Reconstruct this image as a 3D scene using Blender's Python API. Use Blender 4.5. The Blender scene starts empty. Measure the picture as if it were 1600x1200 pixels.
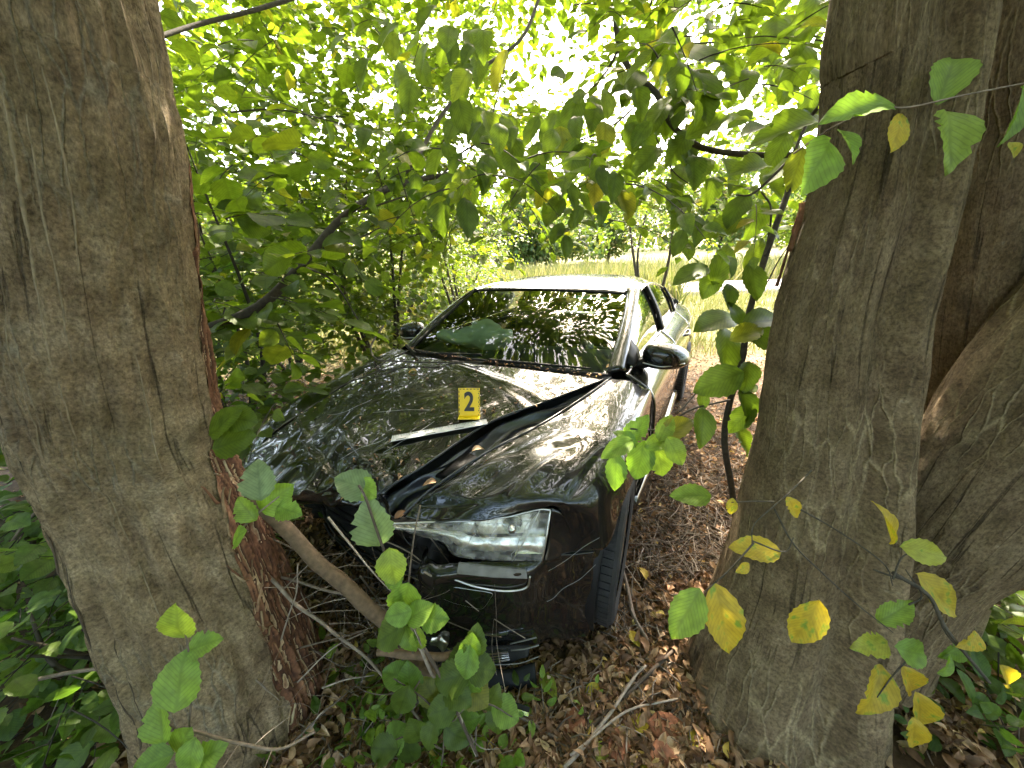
import bpy, math, random
import numpy as np
from mathutils import Vector, Matrix, noise as mnoise

random.seed(7)
RNG = np.random.default_rng(7)
sc = bpy.context.scene
COL = sc.collection
R = math.radians

# ------------------------------------------------------------------ camera
F, PIT, ROLL, HC = 539.0, 0.352, -0.033, 1.541
FW = np.array([0, math.cos(PIT), -math.sin(PIT)])
UP = np.array([0, math.sin(PIT), math.cos(PIT)])
AX = np.array([1., 0, 0]) * math.cos(ROLL) + UP * math.sin(ROLL)
BX = -np.array([1., 0, 0]) * math.sin(ROLL) + UP * math.cos(ROLL)
CAM = np.array([0, 0, HC])
cam_d = bpy.data.cameras.new('camera')
cam_o = bpy.data.objects.new('camera', cam_d)
COL.objects.link(cam_o)
cam_d.sensor_width = 36
cam_d.lens = F / 1600 * 36
cam_d.clip_start = 0.02
cam_d.clip_end = 600
cam_o.matrix_world = Matrix((
    (AX[0], BX[0], -FW[0], 0), (AX[1], BX[1], -FW[1], 0), (AX[2], BX[2], -FW[2], HC), (0, 0, 0, 1)))
sc.camera = cam_o

# ------------------------------------------------------------------ light
SUN_EL, SUN_AZ = 52.0, 14.0          # degrees; azimuth from +Y towards +X
w = bpy.data.worlds.new('World')
sc.world = w
w.use_nodes = True
nt = w.node_tree
sky = nt.nodes.new('ShaderNodeTexSky')
sky.sky_type = 'NISHITA'
sky.sun_disc = False
sky.sun_elevation = R(SUN_EL)
sky.sun_rotation = R(SUN_AZ)
sky.air_density = 1.0
sky.dust_density = 4.0
sky.ozone_density = 1.0
nt.links.new(sky.outputs[0], nt.nodes['Background'].inputs[0])
nt.nodes['Background'].inputs[1].default_value = 0.15
sd = bpy.data.lights.new('sun', 'SUN')
sd.energy = 2.0
sd.angle = R(0.5)
sd.color = (1.0, 0.95, 0.86)
so = bpy.data.objects.new('sun', sd)
COL.objects.link(so)
sv = Vector((math.sin(R(SUN_AZ)) * math.cos(R(SUN_EL)), math.cos(R(SUN_AZ)) * math.cos(R(SUN_EL)), math.sin(R(SUN_EL))))
so.rotation_euler = sv.to_track_quat('Z', 'Y').to_euler()
so.location = sv * 60
sc.view_settings.view_transform = 'Standard'
sc.view_settings.look = 'None'
sc.view_settings.gamma = 1
sc.view_settings.use_curve_mapping = False
sc.view_settings.exposure = 3.85
sc.view_settings.use_white_balance = True      # the phone balanced for blue forest shade
sc.view_settings.white_balance_temperature = 7500
sc.view_settings.white_balance_tint = 10
sc.cycles.use_denoising = True
sc.cycles.max_bounces = 10
sc.cycles.diffuse_bounces = 4
sc.cycles.glossy_bounces = 4
sc.cycles.transmission_bounces = 6
sc.cycles.transparent_max_bounces = 10
sc.cycles.caustics_reflective = False
sc.cycles.caustics_refractive = False
sc.cycles.sample_clamp_indirect = 6

# ------------------------------------------------------------------ measuring helpers
def ray(px, py):
    return FW + AX * (px - 800) / F + BX * (600 - py) / F
def P(px, py, d):
    return CAM + ray(px, py) * d
def G(px, py, z=0.0):
    r = ray(px, py)
    return CAM + r * ((z - HC) / r[2])
def PY(px, py, y):                    # on the vertical plane at world y
    r = ray(px, py)
    return CAM + r * (y / r[1])
def proj(wp):
    v = np.asarray(wp) - CAM
    d = v @ FW
    return 800 + F * (v @ AX) / d, 600 - F * (v @ BX) / d, d

CX, CY, YAW = -0.789, 0.832, -0.525
cc, ss = math.cos(YAW), math.sin(YAW)
def c2w(p):
    return np.array([CX + cc * p[0] - ss * p[1], CY + ss * p[0] + cc * p[1], p[2]])
def w2c(p):
    dx, dy = p[0] - CX, p[1] - CY
    return np.array([cc * dx + ss * dy, -ss * dx + cc * dy, p[2]])
def CP(px, py, n, o):                 # car-frame point where the sight line meets the plane (n, o)
    a = w2c(CAM); d = w2c(CAM + ray(px, py)) - a
    n = np.array(n, float)
    return a + d * (((np.array(o, float) - a) @ n) / (d @ n))

# ------------------------------------------------------------------ object helpers
def link(name, data, parent=None):
    o = bpy.data.objects.new(name, data)
    COL.objects.link(o)
    if parent is not None:
        o.parent = parent
    return o
def tag(o, label=None, cat=None, group=None, kind=None):
    if label: o['label'] = label
    if cat: o['category'] = cat
    if group: o['group'] = group
    if kind: o['kind'] = kind
    return o
def thing(name, label, cat, loc=(0, 0, 0), group=None):
    o = link(name, None)
    o.empty_display_size = 0.1
    o.location = loc
    return tag(o, label, cat, group)
def mesh_data(name, V, Fc, mat=None, smooth=True, uv=None, tint=None):
    m = bpy.data.meshes.new(name)
    m.from_pydata([tuple(map(float, v)) for v in V], [], [tuple(map(int, f)) for f in Fc])
    if mat is not None: m.materials.append(mat)
    if smooth:
        m.polygons.foreach_set('use_smooth', [True] * len(m.polygons))
    if uv is not None:
        l = m.uv_layers.new(name='UVMap')
        idx = np.empty(len(m.loops), np.int32)
        m.loops.foreach_get('vertex_index', idx)
        l.data.foreach_set('uv', np.asarray(uv, np.float32)[idx].ravel())
    if tint is not None:
        a = m.attributes.new('tint', 'FLOAT', 'POINT')
        a.data.foreach_set('value', np.asarray(tint, np.float32))
    m.update()
    return m
def mobj(name, V, Fc, mat, parent=None, smooth=True, uv=None, tint=None, solid=0.0, off=None):
    o = link(name, mesh_data(name, V, Fc, mat, smooth, uv, tint), parent)
    if off is not None: o.location = off
    if solid:
        s = o.modifiers.new('shell', 'SOLIDIFY'); s.thickness = solid; s.offset = -1
    return o
def local(V, o):
    """world points into the frame of an unrotated parent empty"""
    return np.asarray(V, float) - np.array(o.location)

def lerp(a, b, t): return np.asarray(a) * (1 - t) + np.asarray(b) * t
def cr1(a, b, c, d, t):
    return 0.5 * ((2 * b) + (c - a) * t + (2 * a - 5 * b + 4 * c - d) * t * t + (3 * b - a - 3 * c + d) * t ** 3)
def spline(pts, n):
    """Catmull-Rom through pts (k x anything), n samples"""
    p = np.asarray(pts, float)
    p = np.concatenate([[2 * p[0] - p[1]], p, [2 * p[-1] - p[-2]]])
    k = len(p) - 3
    out = []
    for u in np.linspace(0, k, n):
        i = min(int(u), k - 1); t = u - i
        out.append(cr1(p[i], p[i + 1], p[i + 2], p[i + 3], t))
    return np.array(out)
def patch(ctrl, nu, nv):
    c = np.asarray(ctrl, float)
    rows = np.array([spline(r, nv) for r in c])
    return spline(rows, nu)           # nu x nv x 3
def grid_faces(nu, nv, wrap=False):
    f = []
    for i in range(nu - 1):
        for j in range(nv if wrap else nv - 1):
            k = (j + 1) % nv
            f.append((i * nv + j, i * nv + k, (i + 1) * nv + k, (i + 1) * nv + j))
    return f
class MB:
    """collects shapes for ONE mesh"""
    def __init__(s): s.V = []; s.F = []; s.n = 0
    def add(s, V, Fc):
        V = np.asarray(V, float).reshape(-1, 3)
        s.V.append(V); s.F += [tuple(i + s.n for i in f) for f in Fc]; s.n += len(V)
        return s
    def tube(s, pts, rad, sides=6, cap=True):
        p = np.asarray(pts, float); n = len(p)
        r = np.broadcast_to(np.asarray(rad, float), (n,))
        T = np.gradient(p, axis=0); T /= np.linalg.norm(T, axis=1)[:, None] + 1e-9
        up = np.array([0, 0, 1.]) if abs(T[0][2]) < 0.9 else np.array([1., 0, 0])
        V = []
        nrm = np.cross(T[0], up); nrm /= np.linalg.norm(nrm)
        ang = np.linspace(0, 2 * np.pi, sides, endpoint=False)
        for i in range(n):
            nrm = nrm - T[i] * (nrm @ T[i]); nrm /= np.linalg.norm(nrm) + 1e-9
            b = np.cross(T[i], nrm)
            V += [p[i] + r[i] * (nrm * math.cos(a) + b * math.sin(a)) for a in ang]
        Fc = grid_faces(n, sides, True)
        if cap:
            Fc += [tuple(range(sides))[::-1], tuple((n - 1) * sides + k for k in range(sides))]
        return s.add(V, Fc)
    def box(s, c, size, rot=None):
        V = np.array([[x, y, z] for x in (-.5, .5) for y in (-.5, .5) for z in (-.5, .5)]) * np.array(size)
        if rot is not None: V = V @ np.array(rot).T
        return s.add(V + np.array(c), [(0, 1, 3, 2), (4, 6, 7, 5), (0, 4, 5, 1), (2, 3, 7, 6), (0, 2, 6, 4), (1, 5, 7, 3)])
    def quad_prism(s, pts, d):
        """pts: closed polygon; extruded along vector d"""
        p = np.asarray(pts, float); n = len(p); q = p + np.asarray(d, float)
        Fc = [tuple(range(n))[::-1], tuple(range(n, 2 * n))] + [(i, (i + 1) % n, n + (i + 1) % n, n + i) for i in range(n)]
        return s.add(np.concatenate([p, q]), Fc)
    def lathe(s, prof, axis_o, ax, sides=32):
        """prof: (r, t) pairs; revolve round axis ax through axis_o"""
        ax = np.array(ax, float); ax /= np.linalg.norm(ax)
        u = np.cross(ax, [0, 0, 1.]);
        if np.linalg.norm(u) < 1e-3: u = np.array([1., 0, 0])
        u /= np.linalg.norm(u); v = np.cross(ax, u)
        V = []
        for r, t in prof:
            for a in np.linspace(0, 2 * np.pi, sides, endpoint=False):
                V.append(np.array(axis_o) + ax * t + r * (u * math.cos(a) + v * math.sin(a)))
        return s.add(V, grid_faces(len(prof), sides, True))
    def build(s, name, mat, parent=None, smooth=True, off=None, **k):
        V = np.concatenate(s.V)
        return mobj(name, V, s.F, mat, parent, smooth, off=off, **k)
def fbm(p, s=1.0, o=4):
    return mnoise.fractal(Vector((p[0] * s, p[1] * s, p[2] * s)), 1.0, 2.0, o)

# ------------------------------------------------------------------ materials
def new_mat(name):
    m = bpy.data.materials.new(name); m.use_nodes = True
    n = m.node_tree.nodes; b = n['Principled BSDF']
    return m, n, m.node_tree.links, b
def simple(name, col, rough=0.5, metal=0.0, coat=0.0, noise=0.0, nscale=8, bump=0.0, bscale=60, spec=0.5):
    m, n, l, b = new_mat(name)
    b.inputs['Base Color'].default_value = (*col, 1)
    b.inputs['Roughness'].default_value = rough
    b.inputs['Metallic'].default_value = metal
    b.inputs['Coat Weight'].default_value = coat
    b.inputs['Specular IOR Level'].default_value = spec
    tc = n.new('ShaderNodeTexCoord')
    if noise:
        t = n.new('ShaderNodeTexNoise'); t.inputs['Scale'].default_value = nscale; t.inputs['Detail'].default_value = 6
        l.new(tc.outputs['Object'], t.inputs['Vector'])
        r = n.new('ShaderNodeMapRange'); r.inputs[3].default_value = 1 - noise; r.inputs[4].default_value = 1 + noise
        r.inputs[1].default_value = .3; r.inputs[2].default_value = .7
        l.new(t.outputs[0], r.inputs[0])
        mx = n.new('ShaderNodeVectorMath'); mx.operation = 'SCALE'
        mx.inputs[0].default_value = col
        l.new(r.outputs[0], mx.inputs['Scale'])
        l.new(mx.outputs[0], b.inputs['Base Color'])
    if bump:
        t2 = n.new('ShaderNodeTexNoise'); t2.inputs['Scale'].default_value = bscale; t2.inputs['Detail'].default_value = 5
        l.new(tc.outputs['Object'], t2.inputs['Vector'])
        bp = n.new('ShaderNodeBump'); bp.inputs['Strength'].default_value = bump; bp.inputs['Distance'].default_value = 0.01
        l.new(t2.outputs[0], bp.inputs['Height']); l.new(bp.outputs[0], b.inputs['Normal'])
    return m
def ramp(n, stops):
    r = n.new('ShaderNodeValToRGB')
    e = r.color_ramp.elements
    while len(e) < len(stops): e.new(0.5)
    for k, (p, c) in enumerate(stops):
        e[k].position = p; e[k].color = (*c, 1)
    return r

def paint_mat():
    m, n, l, b = new_mat('black_paint')
    tc = n.new('ShaderNodeTexCoord')
    t = n.new('ShaderNodeTexNoise'); t.inputs['Scale'].default_value = 5; t.inputs['Detail'].default_value = 8; t.inputs['Roughness'].default_value = .7
    l.new(tc.outputs['Object'], t.inputs['Vector'])
    r = ramp(n, [(.42, (.004, .0045, .005)), (.62, (.012, .0115, .010)), (.85, (.045, .040, .032))])
    l.new(t.outputs[0], r.inputs[0]); l.new(r.outputs[0], b.inputs['Base Color'])
    b.inputs['Roughness'].default_value = 0.22
    b.inputs['Coat Weight'].default_value = 1.0
    b.inputs['Coat Roughness'].default_value = 0.02
    b.inputs['Coat IOR'].default_value = 1.48
    b.inputs['Specular IOR Level'].default_value = .2
    t2 = n.new('ShaderNodeTexNoise'); t2.inputs['Scale'].default_value = 9; t2.inputs['Detail'].default_value = 3
    l.new(tc.outputs['Object'], t2.inputs['Vector'])
    bp = n.new('ShaderNodeBump'); bp.inputs['Strength'].default_value = .022; bp.inputs['Distance'].default_value = .02
    l.new(t2.outputs[0], bp.inputs['Height'])
    l.new(bp.outputs[0], b.inputs['Normal']); l.new(bp.outputs[0], b.inputs['Coat Normal'])
    return m
def lens_mat():
    m, n, l, b = new_mat('cloudy_lamp_lens')
    b.inputs['Base Color'].default_value = (.62, .60, .56, 1); b.inputs['Roughness'].default_value = .12
    tc = n.new('ShaderNodeTexCoord'); t = n.new('ShaderNodeTexNoise'); t.inputs['Scale'].default_value = 26; t.inputs['Detail'].default_value = 8; t.inputs['Roughness'].default_value = .7
    l.new(tc.outputs['Object'], t.inputs['Vector'])
    r = n.new('ShaderNodeMapRange'); r.inputs[1].default_value = .42; r.inputs[2].default_value = .75; r.inputs[3].default_value = .04; r.inputs[4].default_value = .42
    l.new(t.outputs[0], r.inputs[0])
    tr = n.new('ShaderNodeBsdfTransparent'); tr.inputs[0].default_value = (.95, .95, .93, 1)
    mx = n.new('ShaderNodeMixShader'); l.new(r.outputs[0], mx.inputs[0]); l.new(tr.outputs[0], mx.inputs[1]); l.new(b.outputs[0], mx.inputs[2]); l.new(mx.outputs[0], n['Material Output'].inputs[0])
    return m
def glass_mat(name, tint, refl=1.0, rough=0.0):
    m = bpy.data.materials.new(name); m.use_nodes = True
    n = m.node_tree.nodes; l = m.node_tree.links; n.clear()
    o = n.new('ShaderNodeOutputMaterial'); mx = n.new('ShaderNodeMixShader')
    tr = n.new('ShaderNodeBsdfTransparent'); gl = n.new('ShaderNodeBsdfGlossy')
    tr.inputs[0].default_value = (*tint, 1); gl.inputs['Roughness'].default_value = rough
    lw = n.new('ShaderNodeFresnel'); lw.inputs[0].default_value = 1.6
    mu = n.new('ShaderNodeMath'); mu.operation = 'MULTIPLY'; mu.inputs[1].default_value = 1.9 * refl; mu.use_clamp = True
    l.new(lw.outputs[0], mu.inputs[0]); l.new(mu.outputs[0], mx.inputs[0])
    l.new(tr.outputs[0], mx.inputs[1]); l.new(gl.outputs[0], mx.inputs[2]); l.new(mx.outputs[0], o.inputs[0])
    return m
def leaf_mat(name, stops, trans, tmix=0.55, veins=0.2, rough=0.45, spots=None):
    """leaf blade: reflecting and letting light through; colour varies leaf to leaf, veins and blotches by UV"""
    m, n, l, b = new_mat(name)
    at = n.new('ShaderNodeAttribute'); at.attribute_name = 'tint'
    oi = n.new('ShaderNodeObjectInfo')
    ad = n.new('ShaderNodeMath'); ad.operation = 'ADD'; l.new(at.outputs['Fac'], ad.inputs[0]); l.new(oi.outputs['Random'], ad.inputs[1])
    fr = n.new('ShaderNodeMath'); fr.operation = 'FRACT'; l.new(ad.outputs[0], fr.inputs[0])
    r = ramp(n, stops); l.new(fr.outputs[0], r.inputs[0])
    uv = n.new('ShaderNodeUVMap'); sx = n.new('ShaderNodeSeparateXYZ'); l.new(uv.outputs[0], sx.inputs[0])
    ab = n.new('ShaderNodeMath'); ab.operation = 'ABSOLUTE'
    c5 = n.new('ShaderNodeMath'); c5.operation = 'SUBTRACT'; c5.inputs[1].default_value = .5
    l.new(sx.outputs[0], c5.inputs[0]); l.new(c5.outputs[0], ab.inputs[0])
    m1 = n.new('ShaderNodeMath'); m1.operation = 'MULTIPLY_ADD'; m1.inputs[1].default_value = -0.75
    l.new(ab.outputs[0], m1.inputs[0]); l.new(sx.outputs[1], m1.inputs[2])
    m2 = n.new('ShaderNodeMath'); m2.operation = 'MULTIPLY'; m2.inputs[1].default_value = 75; l.new(m1.outputs[0], m2.inputs[0])
    sn = n.new('ShaderNodeMath'); sn.operation = 'SINE'; l.new(m2.outputs[0], sn.inputs[0])
    pw = n.new('ShaderNodeMapRange'); pw.inputs[1].default_value = .45; pw.inputs[2].default_value = 1.0; l.new(sn.outputs[0], pw.inputs[0])
    mid = n.new('ShaderNodeMapRange'); mid.inputs[1].default_value = .05; mid.inputs[2].default_value = .012; l.new(ab.outputs[0], mid.inputs[0])
    mxm = n.new('ShaderNodeMath'); mxm.operation = 'MAXIMUM'; l.new(pw.outputs[0], mxm.inputs[0]); l.new(mid.outputs[0], mxm.inputs[1])
    vs = n.new('ShaderNodeMath'); vs.operation = 'MULTIPLY_ADD'; vs.inputs[1].default_value = -veins; vs.inputs[2].default_value = 1
    l.new(mxm.outputs[0], vs.inputs[0])
    tn = n.new('ShaderNodeTexNoise'); tn.inputs['Scale'].default_value = 5; tn.inputs['Detail'].default_value = 5
    cv = n.new('ShaderNodeCombineXYZ'); l.new(sx.outputs[0], cv.inputs[0]); l.new(sx.outputs[1], cv.inputs[1])
    rz = n.new('ShaderNodeMath'); rz.operation = 'MULTIPLY'; rz.inputs[1].default_value = 37; l.new(fr.outputs[0], rz.inputs[0]); l.new(rz.outputs[0], cv.inputs[2])
    l.new(cv.outputs[0], tn.inputs['Vector'])
    col = r.outputs[0]
    if spots:
        sp = n.new('ShaderNodeMapRange'); sp.inputs[1].default_value = spots[1]; sp.inputs[2].default_value = spots[1] + .12; l.new(tn.outputs[0], sp.inputs[0])
        mc = n.new('ShaderNodeMix'); mc.data_type = 'RGBA'; l.new(sp.outputs[0], mc.inputs[0]); l.new(col, mc.inputs[6]); mc.inputs[7].default_value = (*spots[0], 1)
        col = mc.outputs[2]
    mo = n.new('ShaderNodeMapRange'); mo.inputs[3].default_value = .75; mo.inputs[4].default_value = 1.2; mo.inputs[1].default_value = .3; mo.inputs[2].default_value = .7
    l.new(tn.outputs[0], mo.inputs[0])
    mm = n.new('ShaderNodeMath'); mm.operation = 'MULTIPLY'; l.new(mo.outputs[0], mm.inputs[0]); l.new(vs.outputs[0], mm.inputs[1])
    s1 = n.new('ShaderNodeVectorMath'); s1.operation = 'SCALE'; l.new(col, s1.inputs[0]); l.new(mm.outputs[0], s1.inputs['Scale'])
    l.new(s1.outputs[0], b.inputs['Base Color'])
    b.inputs['Roughness'].default_value = rough
    b.inputs['Specular IOR Level'].default_value = .4
    bp = n.new('ShaderNodeBump'); bp.inputs['Strength'].default_value = .35; bp.inputs['Distance'].default_value = .002
    l.new(vs.outputs[0], bp.inputs['Height']); l.new(bp.outputs[0], b.inputs['Normal'])
    tl = n.new('ShaderNodeBsdfTranslucent')
    mt = n.new('ShaderNodeVectorMath'); mt.operation = 'MULTIPLY'; l.new(s1.outputs[0], mt.inputs[0]); mt.inputs[1].default_value = trans
    l.new(mt.outputs[0], tl.inputs[0])
    mx = n.new('ShaderNodeMixShader'); mx.inputs[0].default_value = tmix
    l.new(b.outputs[0], mx.inputs[1]); l.new(tl.outputs[0], mx.inputs[2])
    l.new(mx.outputs[0], n['Material Output'].inputs[0])
    return m
def bark_mat(name, c_dark, c_mid, c_light, moss, vscale=1.0, streak=(.30, .26, .19)):
    """bark by trunk UV (u round the trunk in metres, v along it in metres)"""
    m, n, l, b = new_mat(name)
    uv = n.new('ShaderNodeUVMap')
    mp = n.new('ShaderNodeMapping'); mp.inputs['Scale'].default_value = (30, 13.0 * vscale, 1); l.new(uv.outputs[0], mp.inputs[0])
    t1 = n.new('ShaderNodeTexNoise'); t1.inputs['Scale'].default_value = 1; t1.inputs['Detail'].default_value = 9; t1.inputs['Roughness'].default_value = .65; t1.inputs['Distortion'].default_value = .1
    l.new(mp.outputs[0], t1.inputs['Vector'])
    t2 = n.new('ShaderNodeTexNoise'); t2.inputs['Scale'].default_value = 9; t2.inputs['Detail'].default_value = 10; t2.inputs['Roughness'].default_value = .75
    l.new(uv.outputs[0], t2.inputs['Vector'])
    mp3 = n.new('ShaderNodeMapping'); mp3.inputs['Scale'].default_value = (120, 95, 1); l.new(uv.outputs[0], mp3.inputs[0])
    t3 = n.new('ShaderNodeTexNoise'); t3.inputs['Scale'].default_value = 1; t3.inputs['Detail'].default_value = 8; t3.inputs['Roughness'].default_value = .75
    l.new(mp3.outputs[0], t3.inputs['Vector'])
    r1 = ramp(n, [(.34, c_dark), (.48, c_mid), (.66, c_light)])
    l.new(t2.outputs[0], r1.inputs[0])
    # pale wavy lengthwise crackle
    wn = n.new('ShaderNodeTexNoise'); wn.inputs['Scale'].default_value = 9; wn.inputs['Detail'].default_value = 4; l.new(uv.outputs[0], wn.inputs['Vector'])
    wv = n.new('ShaderNodeVectorMath'); wv.operation = 'MULTIPLY_ADD'; wv.inputs[1].default_value = (.05, .05, 0); l.new(wn.outputs['Color'], wv.inputs[0]); l.new(uv.outputs[0], wv.inputs[2])
    mp4 = n.new('ShaderNodeMapping'); mp4.inputs['Scale'].default_value = (17, 3.2, 1); l.new(wv.outputs[0], mp4.inputs[0])
    t4 = n.new('ShaderNodeTexVoronoi'); t4.feature = 'DISTANCE_TO_EDGE'; t4.inputs['Scale'].default_value = 1.6; l.new(mp4.outputs[0], t4.inputs['Vector'])
    st = n.new('ShaderNodeMapRange'); st.inputs[1].default_value = .075; st.inputs[2].default_value = .01; l.new(t4.outputs[0], st.inputs[0])
    # broken up along their length
    t5 = n.new('ShaderNodeTexNoise'); t5.inputs['Scale'].default_value = 2.6; t5.inputs['Detail'].default_value = 3; l.new(uv.outputs[0], t5.inputs['Vector'])
    sb = n.new('ShaderNodeMapRange'); sb.inputs[1].default_value = .48; sb.inputs[2].default_value = .62; l.new(t5.outputs[0], sb.inputs[0])
    sm = n.new('ShaderNodeMath'); sm.operation = 'MULTIPLY'; l.new(st.outputs[0], sm.inputs[0]); l.new(sb.outputs[0], sm.inputs[1])
    s7 = n.new('ShaderNodeMath'); s7.operation = 'MULTIPLY'; s7.inputs[1].default_value = .75; l.new(sm.outputs[0], s7.inputs[0])
    mA = n.new('ShaderNodeMix'); mA.data_type = 'RGBA'; l.new(s7.outputs[0], mA.inputs[0]); l.new(r1.outputs[0], mA.inputs[6]); mA.inputs[7].default_value = (*streak, 1)
    # dark lengthwise fissures
    mp7 = n.new('ShaderNodeMapping'); mp7.inputs['Scale'].default_value = (9, .45, 1); mp7.inputs['Location'].default_value = (31, 17, 0); l.new(uv.outputs[0], mp7.inputs[0])
    t7 = n.new('ShaderNodeTexNoise'); t7.inputs['Scale'].default_value = 1; t7.inputs['Detail'].default_value = 7; t7.inputs['Distortion'].default_value = .4; l.new(mp7.outputs[0], t7.inputs['Vector'])
    d7 = n.new('ShaderNodeMath'); d7.operation = 'SUBTRACT'; d7.inputs[1].default_value = .5; l.new(t7.outputs[0], d7.inputs[0])
    a7 = n.new('ShaderNodeMath'); a7.operation = 'ABSOLUTE'; l.new(d7.outputs[0], a7.inputs[0])
    k7 = n.new('ShaderNodeMapRange'); k7.inputs[1].default_value = .009; k7.inputs[2].default_value = .001; l.new(a7.outputs[0], k7.inputs[0])
    b7 = n.new('ShaderNodeMapRange'); b7.inputs[1].default_value = .52; b7.inputs[2].default_value = .44; l.new(t5.outputs[0], b7.inputs[0])
    f7 = n.new('ShaderNodeMath'); f7.operation = 'MULTIPLY'; l.new(k7.outputs[0], f7.inputs[0]); l.new(b7.outputs[0], f7.inputs[1])
    g7 = n.new('ShaderNodeMath'); g7.operation = 'MULTIPLY'; g7.inputs[1].default_value = .5; l.new(f7.outputs[0], g7.inputs[0])
    mC = n.new('ShaderNodeMix'); mC.data_type = 'RGBA'; l.new(g7.outputs[0], mC.inputs[0]); l.new(mA.outputs[2], mC.inputs[6]); mC.inputs[7].default_value = (.022, .016, .011, 1)
    # pale lichen flecks
    v8 = n.new('ShaderNodeTexVoronoi'); v8.inputs['Scale'].default_value = 34; v8.inputs['Randomness'].default_value = 1; l.new(uv.outputs[0], v8.inputs['Vector'])
    w8 = n.new('ShaderNodeMapRange'); w8.inputs[1].default_value = .22; w8.inputs[2].default_value = .10; l.new(v8.outputs[0], w8.inputs[0])
    x8 = n.new('ShaderNodeMapRange'); x8.inputs[1].default_value = .52; x8.inputs[2].default_value = .60; x8.inputs[4].default_value = .55; l.new(t2.outputs[0], x8.inputs[0])
    y8 = n.new('ShaderNodeMath'); y8.operation = 'MULTIPLY'; l.new(w8.outputs[0], y8.inputs[0]); l.new(x8.outputs[0], y8.inputs[1])
    mA = n.new('ShaderNodeMix'); mA.data_type = 'RGBA'; l.new(y8.outputs[0], mA.inputs[0]); l.new(mC.outputs[2], mA.inputs[6]); mA.inputs[7].default_value = (.40, .34, .24, 1)
    # moss / algae film
    t6 = n.new('ShaderNodeTexNoise'); t6.inputs['Scale'].default_value = 3.2; t6.inputs['Detail'].default_value = 7; t6.inputs['Roughness'].default_value = .7; l.new(uv.outputs[0], t6.inputs['Vector'])
    gm = n.new('ShaderNodeMapRange'); gm.inputs[1].default_value = .42; gm.inputs[2].default_value = .70; gm.inputs[4].default_value = .45; l.new(t6.outputs[0], gm.inputs[0])
    mB = n.new('ShaderNodeMix'); mB.data_type = 'RGBA'; l.new(gm.outputs[0], mB.inputs[0]); l.new(mA.outputs[2], mB.inputs[6]); mB.inputs[7].default_value = (*moss, 1)
    # fine dark pits
    pm = n.new('ShaderNodeMapRange'); pm.inputs[1].default_value = .30; pm.inputs[2].default_value = .62; pm.inputs[3].default_value = .22; pm.inputs[4].default_value = 1.22; l.new(t3.outputs[0], pm.inputs[0])
    vm = n.new('ShaderNodeMapRange'); vm.inputs[1].default_value = .3; vm.inputs[2].default_value = .6; vm.inputs[3].default_value = .7; vm.inputs[4].default_value = 1.1; l.new(t1.outputs[0], vm.inputs[0])
    mu = n.new('ShaderNodeMath'); mu.operation = 'MULTIPLY'; l.new(pm.outputs[0], mu.inputs[0]); l.new(vm.outputs[0], mu.inputs[1])
    s1 = n.new('ShaderNodeVectorMath'); s1.operation = 'SCALE'; l.new(mB.outputs[2], s1.inputs[0]); l.new(mu.outputs[0], s1.inputs['Scale'])
    l.new(s1.outputs[0], b.inputs['Base Color'])
    b.inputs['Roughness'].default_value = .85
    b.inputs['Specular IOR Level'].default_value = .25
    hs = n.new('ShaderNodeMath'); hs.operation = 'ADD'; l.new(t1.outputs[0], hs.inputs[0])
    h2 = n.new('ShaderNodeMath'); h2.operation = 'MULTIPLY'; h2.inputs[1].default_value = .6; l.new(t3.outputs[0], h2.inputs[0]); l.new(h2.outputs[0], hs.inputs[1])
    h3 = n.new('ShaderNodeMath'); h3.operation = 'MULTIPLY_ADD'; h3.inputs[1].default_value = .5; l.new(sm.outputs[0], h3.inputs[0]); l.new(hs.outputs[0], h3.inputs[2])
    h4 = n.new('ShaderNodeMath'); h4.operation = 'MULTIPLY_ADD'; h4.inputs[1].default_value = -1.2; l.new(f7.outputs[0], h4.inputs[0]); l.new(h3.outputs[0], h4.inputs[2]); h3 = h4
    bp = n.new('ShaderNodeBump'); bp.inputs['Strength'].default_value = 1.0; bp.inputs['Distance'].default_value = .014
    l.new(h3.outputs[0], bp.inputs['Height']); l.new(bp.outputs[0], b.inputs['Normal'])
    return m
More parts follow.
